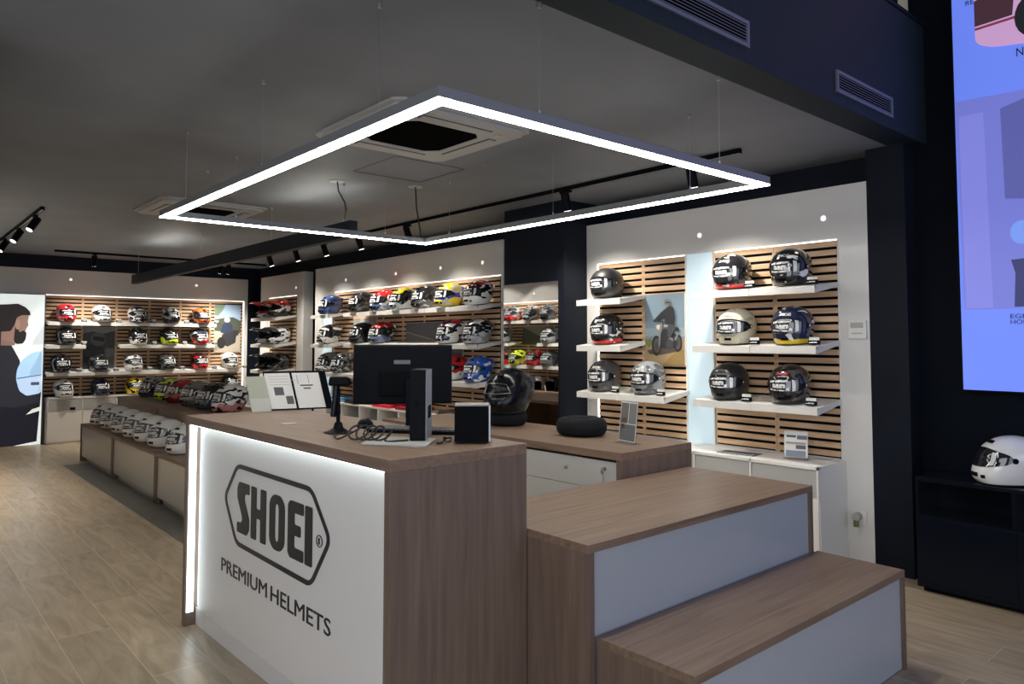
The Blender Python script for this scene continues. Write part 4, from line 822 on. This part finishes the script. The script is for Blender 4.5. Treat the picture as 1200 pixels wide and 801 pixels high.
flat('p', Tp, [('sky', RECT(0, 1, 0, 1), (.10, .10, .115)), ('bank', [(0, .76), (1, .30), (1, 0), (0, 0)], (.15, .14, .14)), ('kerb', [(0, .76), (1, .30), (1, .27), (0, .72)], (.30, .28, .27)), ('road', [(0, .45), (1, .12), (1, 0), (0, 0)], (.08, .075, .075)), ('rider', [(.16, .0), (.2, .3), (.3, .36), (.42, .1), (.4, 0)], (.16, .05, .05))], t)
t, Tp = poster('sepia poster of a person behind the black and red helmets', Fr, 8.40, 9.02, 1.46, 1.80, .034, flip=True)
flat('p', Tp, [('background', RECT(0, 1, 0, 1), (.30, .30, .29)), ('pale_wall', RECT(.3, .7, .3, 1), (.42, .43, .43)), ('shirt', [(.62, 0), (.66, .4), (.8, .45), (1, .3), (1, 0)], (.35, .2, .13)), ('head', ell(.78, .62, .09, .17), (.45, .25, .16))], t)
t, Tp = poster('dark portrait poster of a helmeted rider on the back wall', Fb, 2.44, 2.88, 1.04, 1.71, .034)
flat('p', Tp, [('background', RECT(0, 1, 0, 1), (.09, .105, .11)), ('sky', RECT(0, 1, .82, 1), (.22, .24, .25)), ('trees', [(0, .5), (0, .86), (.3, .9), (.6, .84), (1, .92), (1, .5)], (.045, .05, .05)), ('jacket', [(0, 0), (0, .42), (.2, .6), (.5, .62), (.66, .5), (.75, 0)], (.012, .014, .018)), ('helmet', ell(.47, .72, .24, .16), (.11, .115, .13)), ('visor', [(.30, .70), (.66, .66), (.68, .76), (.32, .79)], (.015, .016, .02)), ('bag', [(.72, .3), (.98, .34), (.98, .5), (.74, .52)], (.16, .17, .17))], t)
t, Tp = poster('poster of a rider on an adventure motorcycle under a blue sky', Fb, 4.41, 4.855, 1.30, 2.12, .034)
flat('p', Tp, [('sky', RECT(0, 1, 0, 1), (.38, .52, .72)), ('leaves', [(0, .78), (0, 1), (.4, 1), (.3, .88), (.12, .76)], (.16, .24, .17)), ('trees', [(0, .45), (0, .68), (.35, .72), (.7, .74), (1, .66), (1, .4)], (.075, .085, .065)), ('ground', [(0, 0), (0, .42), (1, .40), (1, 0)], (.48, .42, .34)), ('rider', [(.22, .42), (.3, .58), (.45, .64), (.66, .6), (.72, .42), (.5, .36)], (.03, .045, .09)), ('helmet', ell(.47, .68, .12, .055), (.5, .5, .5)), ('motorcycle', [(.2, .2), (.3, .38), (.6, .42), (.85, .42), (.8, .2), (.5, .12)], (.035, .035, .045)), ('wheel', ell(.26, .20, .16, .12), (.02, .02, .022)), ('bag', [(.7, .34), (.92, .36), (.92, .46), (.7, .46)], (.03, .03, .035))], t)
t, Tp = poster('dark skyline poster reflected in the mirror', Fl, 9.20, 10.02, 1.43, 1.76, .034, flip=True)
flat('p', Tp, [('sky', RECT(0, 1, 0, 1), (.24, .25, .27)), ('hill', [(0, 0), (0, 1), (.5, .5), (1, .4), (1, 0)], (.05, .055, .06)), ('tower', [(.62, .2), (.66, .75), (.70, .9), (.76, .7), (.8, .2)], (.04, .04, .045))], t)
# light box with a man holding a white helmet
t = thing('light_box', 'tall backlit photo panel of a bearded man carrying a white helmet', 'light box', Fb(1.66, .1, 0)); b0, b1, bz0, bz1 = 1.43, 1.90, .0, 2.17
bx0 = .95
MB().box(bx0, b1 + .01, .02, .20, bz0, bz1 + .01, 0, Fb).build('frame', M['alu'], t, bevel=.003)
Tb = lambda u, v, w: Fb(1.43 + (b1 - 1.43) * u, .20 + w, bz0 + (bz1 - bz0) * v)
SK, HAIR, JK = (.26, .16, .125), (.018, .014, .013), (.016, .016, .022)
flat('b', Tb, [('backlit_ground', RECT(-1.0, 1, .0, 1), (.72, .78, .76)), ('trousers', [(-1, 0), (-1, .45), (.95, .42), (.98, .34), (.9, .02), (.3, 0)], (.006, .006, .012)), ('jacket', [(-1, .3), (-1, .72), (-.1, .76), (.10, .69), (.22, .64), (.40, .56), (.46, .36), (.95, .36), (.95, .28), (.3, .25)], JK), ('neck', [(-.1, .66), (.25, .66), (.34, .74), (-.1, .76)], (.22, .13, .11)), ('face', rnd([(-.1, .70), (.30, .67), (.46, .70), (.53, .77), (.60, .795), (.56, .82), (.60, .85), (.52, .89), (-.1, .90)], .03), SK), ('beard', rnd([(.22, .69), (.30, .668), (.46, .672), (.53, .70), (.55, .745), (.46, .76), (.36, .745), (.30, .79), (.25, .79)], .03), HAIR), ('hair', rnd([(-1, .78), (-.1, .75), (.14, .755), (.24, .80), (.28, .845), (.42, .862), (.64, .86), (.62, .885), (.5, .915), (.3, .937), (.0, .93), (-1, .92)], .03), HAIR), ('ear', ell(.31, .80, .06, .035), (.34, .2, .16)),
    ('helmet', rnd([(.31, .44), (.33, .50), (.44, .56), (.62, .60), (.80, .62), (.97, .625), (.97, .34), (.6, .325), (.40, .36)], .05), (.36, .56, .80)), ('helmet_lower', [(.32, .44), (.97, .46), (.97, .345), (.6, .33), (.42, .365)], (.42, .56, .76)), ('helmet_line', [(.34, .445), (.97, .465), (.97, .46), (.34, .438)], (.06, .1, .16)), ('helmet_print', RECT(.70, .92, .395, .415), (.05, .06, .1)), ('highlight', [(.6, .20), (.98, .225), (.98, .25), (.76, .235)], (.75, .75, .68))], t, d=.001, emit=E_BANNER)

# ------------------------------------------------------------------ big LED screen, dark cabinet
t = thing('led_screen', 'huge bluish LED screen on the dark entrance wall', 'screen', (5.14, .3, 1.2)); MB().box(5.10, 5.165, -2.0, 1.63, 1.19, 4.6).build('housing', M['blackm'], t)
Ts = lambda y, z, w: (5.10 - w, y, z)
BG = (.135, .215, .80)
flat('s', Ts, [('background', [(-1.98, 1.20), (-1.98, 4.58), (1.615, 4.58), (1.615, 1.20)], BG), ('photo', [(-1.9, 1.69), (-1.9, 3.1), (1.30, 2.985), (1.610, 3.0), (1.595, 1.69)], (.15, .17, .55)), ('photo_band', [(1.585, 1.70), (1.595, 2.9), (1.46, 2.9), (1.44, 1.70)], (.19, .20, .62)), ('photo_object', [(1.36, 2.35), (1.37, 2.90), (1.0, 3.0), (1.0, 2.30)], (.09, .10, .33)), ('photo_disc', ell(1.28, 2.14, .06, .07), (.16, .28, .75)), ('photo_bike', [(1.34, 1.98), (1.32, 1.9), (1.33, 1.70), (1.0, 1.70), (1.0, 2.0)], (.03, .035, .13)), ('upper_photo', rnd([(1.49, 3.33), (1.49, 4.2), (-.5, 4.2), (-.5, 3.0), (1.40, 3.285)], .06), (.52, .30, .52)), ('upper_dark', [(1.49, 3.44), (1.49, 3.60), (1.32, 3.66), (1.28, 3.55), (1.29, 3.45)], (.05, .02, .03)), ('upper_road', [(1.49, 3.43), (1.27, 3.44), (1.27, 3.425), (1.49, 3.415)], (.18, .03, .06)), ('upper_wheel', ell(1.18, 3.42, .10, .13), (.01, .01, .015))], t, d=.0005, emit=E_SCREEN)
INKE = P('screen_lettering', (.01, .01, .02), .5)
for txt, yl, yr, z0, z1 in (('RE', 1.535, 1.49, 3.590, 3.618), ('N', 1.275, 1.24, 3.19, 3.24), ('EGE', 1.352, 1.27, 1.632, 1.658), ('HON', 1.352, 1.26, 1.598, 1.624)): fit_text(txt, yl, yr, z0, z1, Ts, .007, .008).build('lettering', INKE, t)
t = thing('dark_cabinet', 'glossy black cabinet with open compartments under the big screen', 'cabinet', (4.98, .4, 0)); y0, y1 = -1.4, 1.80
MB().box(4.80, 5.165, y0, y1, .655, .68).build('top', M['cabinet'], t, bevel=.002); MB().box(4.80, 5.165, y0, y1, .03, .455).build('lower_body', M['cabinet'], t); MB().box(4.84, 5.16, y0, y1 - .02, 0, .03).build('plinth', M['black'], t); MB().box(5.14, 5.165, y0, y1, .455, .655).build('back_panel', M['cabinet'], t)
for y in (y1 - .02, 1.28, .76, .24, -.28, -.8, y0): MB().box(4.80, 5.14, y, y + .02, .455, .655).build('divider', M['cabinet'], t)
for a, b in ((1.282, 1.79), (.762, 1.278), (.242, .758), (-.278, .238)): MB().box(4.794, 4.80, a, b, .06, .445).build('door', M['cabinet'], t, bevel=.001)

# ------------------------------------------------------------------ small wall fittings
t = thing('thermostat', 'white wall thermostat on the panel beside the dark column', 'thermostat', (5.0, 2.203, 1.58)); MB().box(4.975, 5.0, 2.145, 2.262, 1.512, 1.635).build('case', M['whitem'], t, bevel=.004); MB().box(4.973, 4.976, 2.162, 2.246, 1.585, 1.622).build('display', M['grey'], t); MB().box(4.973, 4.976, 2.17, 2.24, 1.545, 1.553).build('button_row', M['grey'], t)
t = thing('wall_socket', 'white wall socket with a plugged in air freshener low on the panel', 'socket', (5.0, 2.222, .33)); MB().box(4.985, 5.0, 2.175, 2.265, .285, .375).build('plate', M['whitem'], t, bevel=.003)
MB().cyl((4.985, 2.225, .338), (4.935, 2.225, .338), .026, 16).build('plug', M['acwhite'], t, smooth=True); MB().cyl((4.945, 2.225, .275), (4.945, 2.225, .318), .017, 14).build('bottle', P('amber_green_liquid', (.28, .30, .10), .1, trans=.5), t, smooth=True)
def grille(label, x0, x1, z0, z1):
    t = thing('air_vent', label, 'vent', ((x0 + x1) / 2, 1.81, z0), group='air vents on the fascia'); y = 1.81; gm = P('vent_paint', (.13, .14, .19), .5); m = MB(); w = .018
    m.box(x0, x1, y - .012, y, z0, z0 + w); m.box(x0, x1, y - .012, y, z1 - w, z1); m.box(x0, x0 + w, y - .012, y, z0 + w, z1 - w); m.box(x1 - w, x1, y - .012, y, z0 + w, z1 - w); m.build('frame', gm, t)
    MB().box(x0 + w, x1 - w, y - .002, y, z0 + w, z1 - w).build('backing', M['black'], t); m = MB(); n = 6
    for i in range(n):
        z = z0 + w + (i + .3) * (z1 - z0 - 2 * w) / n; m.hexa([(x0 + w, y - .010, z), (x1 - w, y - .010, z), (x1 - w, y - .002, z + .008), (x0 + w, y - .002, z + .008), (x0 + w, y - .010, z + .003), (x1 - w, y - .010, z + .003), (x1 - w, y - .002, z + .011), (x0 + w, y - .002, z + .011)])
    m.build('louvres', gm, t)
grille('air vent on the fascia nearer the big screen', 3.898, 4.625, 2.845, 2.968); grille('air vent on the fascia at the top of the picture', 2.27, 3.023, 2.852, 2.978)

# ------------------------------------------------------------------ ceiling fixtures
RX0, RX1, RY0, RY1, RZ, RW, RH = 1.385, 3.475, 1.965, 5.09, 2.30, .056, .045
t = thing('ring_pendant', 'large rectangular white light frame hanging from the ceiling', 'pendant light', ((RX0 + RX1) / 2, (RY0 + RY1) / 2, RZ))
seg = [(RX0, RX0 + RW, RY0, RY1), (RX1 - RW, RX1, RY0, RY1), (RX0 + RW, RX1 - RW, RY0, RY0 + RW), (RX0 + RW, RX1 - RW, RY1 - RW, RY1)]
for a in seg:
    MB().box(a[0], a[1], a[2], a[3], RZ + .006, RZ + RH).build('profile', M['alu'], t); MB().box(a[0] + .0015, a[1] - .0015, a[2] + .0015 if a[3] - a[2] < 1 else a[2], a[3] - .0015 if a[3] - a[2] < 1 else a[3], RZ, RZ + .006).build('diffuser', M['ring'], t)
for x, y in ((RX0 + .028, 2.39), (RX0 + .028, 3.49), (RX0 + .028, 4.65), (1.87, RY0 + .028), (3.06, RY0 + .028), (RX1 - .028, 2.437), (RX1 - .028, 3.542), (RX1 - .028, 4.728), (1.87, RY1 - .028), (3.06, RY1 - .028)):
    w = MB(); w.cyl((x, y, RZ + RH), (x, y, CEIL), .0012, 5); w.cyl((x, y, CEIL - .02), (x, y, CEIL), .009, 10); w.cyl((x, y, RZ + RH), (x, y, RZ + RH + .02), .005, 8); w.build('suspension_wire', M['metal'], t)
def cord(t, pts, r, x, y):
    MB().tube(pts, r, 7).build('cord', M['rubber'], t, smooth=True); MB().cyl((x, y, CEIL - .006), (x, y, CEIL), .062, 24).build('rose', M['acwhite'], t, smooth=True)
cord(t, [(3.37, 5.10, CEIL), (3.375, 5.09, 2.6), (3.40, 5.075, 2.42), (3.40, 5.06, RZ + RH)], .006, 3.37, 5.106)
t = thing('linear_beam_light', 'long dark beam light hanging on wires across the shop', 'pendant light', (2.865, 8.4, 2.32)); MB().box(2.83, 2.90, 5.22, 11.72, 2.325, 2.455).build('housing', M['navy'], t)
cord(t, [(2.78, 5.34, CEIL), (2.79, 5.335, 2.70), (2.86, 5.36, 2.62), (2.875, 5.36, 2.56), (2.86, 5.36, 2.5), (2.865, 5.37, 2.457)], .006, 2.78, 5.336)
for a, b in ((5.35, 6.4), (9.4, 10.6)): MB().box(2.845, 2.885, a, b, 2.4551, 2.4575).build('uplight', M['beam_up'], t)
for y in (5.385, 6.82, 8.835, 11.5): w = MB(); w.cyl((2.865, y, 2.455), (2.865, y, CEIL), .0022, 5); w.cyl((2.865, y, CEIL - .02), (2.865, y, CEIL), .01, 10); w.build('suspension_wire', M['metal'], t)
for i, (x, y) in enumerate(((1.87, 5.05 + .6), (3.30, 4.1))):
    o = MB().cyl((x, y, CEIL - .014), (x, y, CEIL), .010, 10).build('ceiling_anchor', M['metal']); tag(o, ['tiny metal ceiling anchor left of the near cassette', 'tiny metal ceiling anchor right of the near cassette'][i], 'anchor')
def cassette(label, x, y, s=.98):
    t = thing('ceiling_cassette', label, 'air conditioner', (x, y, CEIL), group='ceiling air conditioners'); h = s / 2; zt = CEIL; m = MB()
    # bevelled square face with an octagonal grille opening
    g = .27; c = .07; oc = [(-g + c, -g), (g - c, -g), (g, -g + c), (g, g - c), (g - c, g), (-g + c, g), (-g, g - c), (-g, -g + c)]
    sq = [(-h, -h), (h, -h), (h, h), (-h, h)]
    o8 = [(-h + .05, -h), (h - .05, -h), (h, -h + .05), (h, h - .05), (h - .05, h), (-h + .05, h), (-h, h - .05), (-h, -h + .05)]
    ringpoly(m, o8, [(p[0] * .93, p[1] * .93) for p in o8], lambda a, b, d: (x + a, y + b, zt - d), .0, .014)
    ringpoly(m, [(p[0] * .935, p[1] * .935) for p in o8], [(p[0] * 1.02, p[1] * 1.02) for p in oc], lambda a, b, d: (x + a, y + b, zt - d), .002, .034)
    m.build('face_panel', M['acwhite'], t)
    m = MB(); m.prism(oc, lambda a, b, d: (x + a, y + b, zt - d), .004, .030); gr = m.build('intake_grille', P('grille_black', (.006, .006, .006), .9, spec=0), t)
    for ax in (0, 1):
        for sg in (-1, 1):
            q = .355 * sg; f = (lambda a, b, d: (x + q + b, y + a, zt - d)) if ax else (lambda a, b, d: (x + a, y + q + b, zt - d))
            m = MB(); m.prism([(-.25, -.03), (.25, -.03), (.25, .03), (-.25, .03)], f, .033, .0355); sl = m.build('outlet', M['black'], t)
            m = MB(); m.prism([(-.245, -.022), (.245, -.022), (.245, .018), (-.245, .018)], f, .0356, .041); m.build('flap', M['acwhite'], sl)
    MB().box(x + .30, x + .34, y - .36, y - .32, zt - .037, zt - .033).build('sensor_badge', M['grey'], t)
cassette('near square ceiling air conditioner behind the light frame', 2.51, 3.73); cassette('far square ceiling air conditioner above the light frame corner', 2.37, 7.35)
def track(label, p0, p1):
    o = thing('lighting_track', label, 'track', p0, group='black ceiling lighting tracks'); p0, p1 = Vector(p0), Vector(p1); d = (p1 - p0).normalized(); n = Vector((-d.y, d.x, 0)) * .018
    m = MB(); a = [p0 - n, p0 + n, p1 + n, p1 - n]; dn = Vector((0, 0, -.032)); m.hexa([v + dn for v in a] + a); m.build('rail', M['black'], o)
    m = MB(); n2 = n * .35; a = [p0 - n2, p0 + n2, p1 + n2, p1 - n2]; dz = Vector((0, 0, -.0335)); m.hexa([v + dz for v in a] + [v + dn for v in a]); m.build('conductor_slot', M['metal'], o)
track('black lighting track along right wall', (4.33, 2.66, CEIL), (4.33, 11.6, CEIL)); track('short black lighting track across the back of the shop', (1.90, 12.0, CEIL), (4.95, 12.0, CEIL)); track('black lighting track on the left side of the ceiling', (1.19, 8.2, CEIL), (1.19, 12.3, CEIL))
def track_light(label, x, y, aim, power=1.0, L=.15, lit=True):
    t = thing('track_spotlight', label, 'spotlight', (x, y, CEIL - .03), group='black track spotlights'); a = Vector(aim).normalized(); p = Vector((x, y, CEIL - .10))
    MB().box(x - .016, x + .016, y - .06, y + .06, CEIL - .052, CEIL - .032).build('adapter', M['blackm'], t); MB().cyl((x, y, CEIL - .052), p, .007, 8).build('stem', M['blackm'], t)
    MB().cyl(p - a * .05, p + a * (L - .05), .036, 22).build('lamp_head', M['blackm'], t, smooth=True); MB().cyl(p + a * (L - .0498), p + a * (L - .048), .030, 22).build('lens', M['lens'], t, smooth=True)
    if power: lamp('spot_beam', 'SPOT', p + a * (L - .02), a, P_SPOT * power, (1, .93, .82), t, spot_size=R(108), spot_blend=1.0, shadow_soft_size=.035)
for lab, y in (('black track spotlight inside the light frame corner, nearest', 3.05), ('black track spotlight above the dark pier', 4.30), ('black track spotlight behind the light frame corner', 6.71), ('black track spotlight just left of the light frame corner', 7.75), ('black track spotlight above the racing helmets, middle of three', 8.64), ('black track spotlight above the far end of the racing helmets', 9.47), ('black track spotlight above the off road helmets', 10.35)):
    track_light(lab, 4.33, y, (.30, -.10, -.95) if y > 5 else (.27, .02, -.96), 1.0 if y > 5 else 1.25)
for lab, x in (('black spotlight on the back track, left', 2.40), ('black spotlight on the back track near the corner, first', 4.20), ('black spotlight on the back track near the corner, second', 4.33), ):
    track_light(lab, x, 12.0, (.05, .26, -.96), 1.7)
for i, (lab, y) in enumerate((('black spotlight on the left track, nearest of three', 8.62), ('black spotlight on the left track, middle of three', 9.72), ('black spotlight on the left track, farthest of three', 10.85))):
    track_light(lab, 1.19, y, (-.5, -.2, -.85), 2.6)
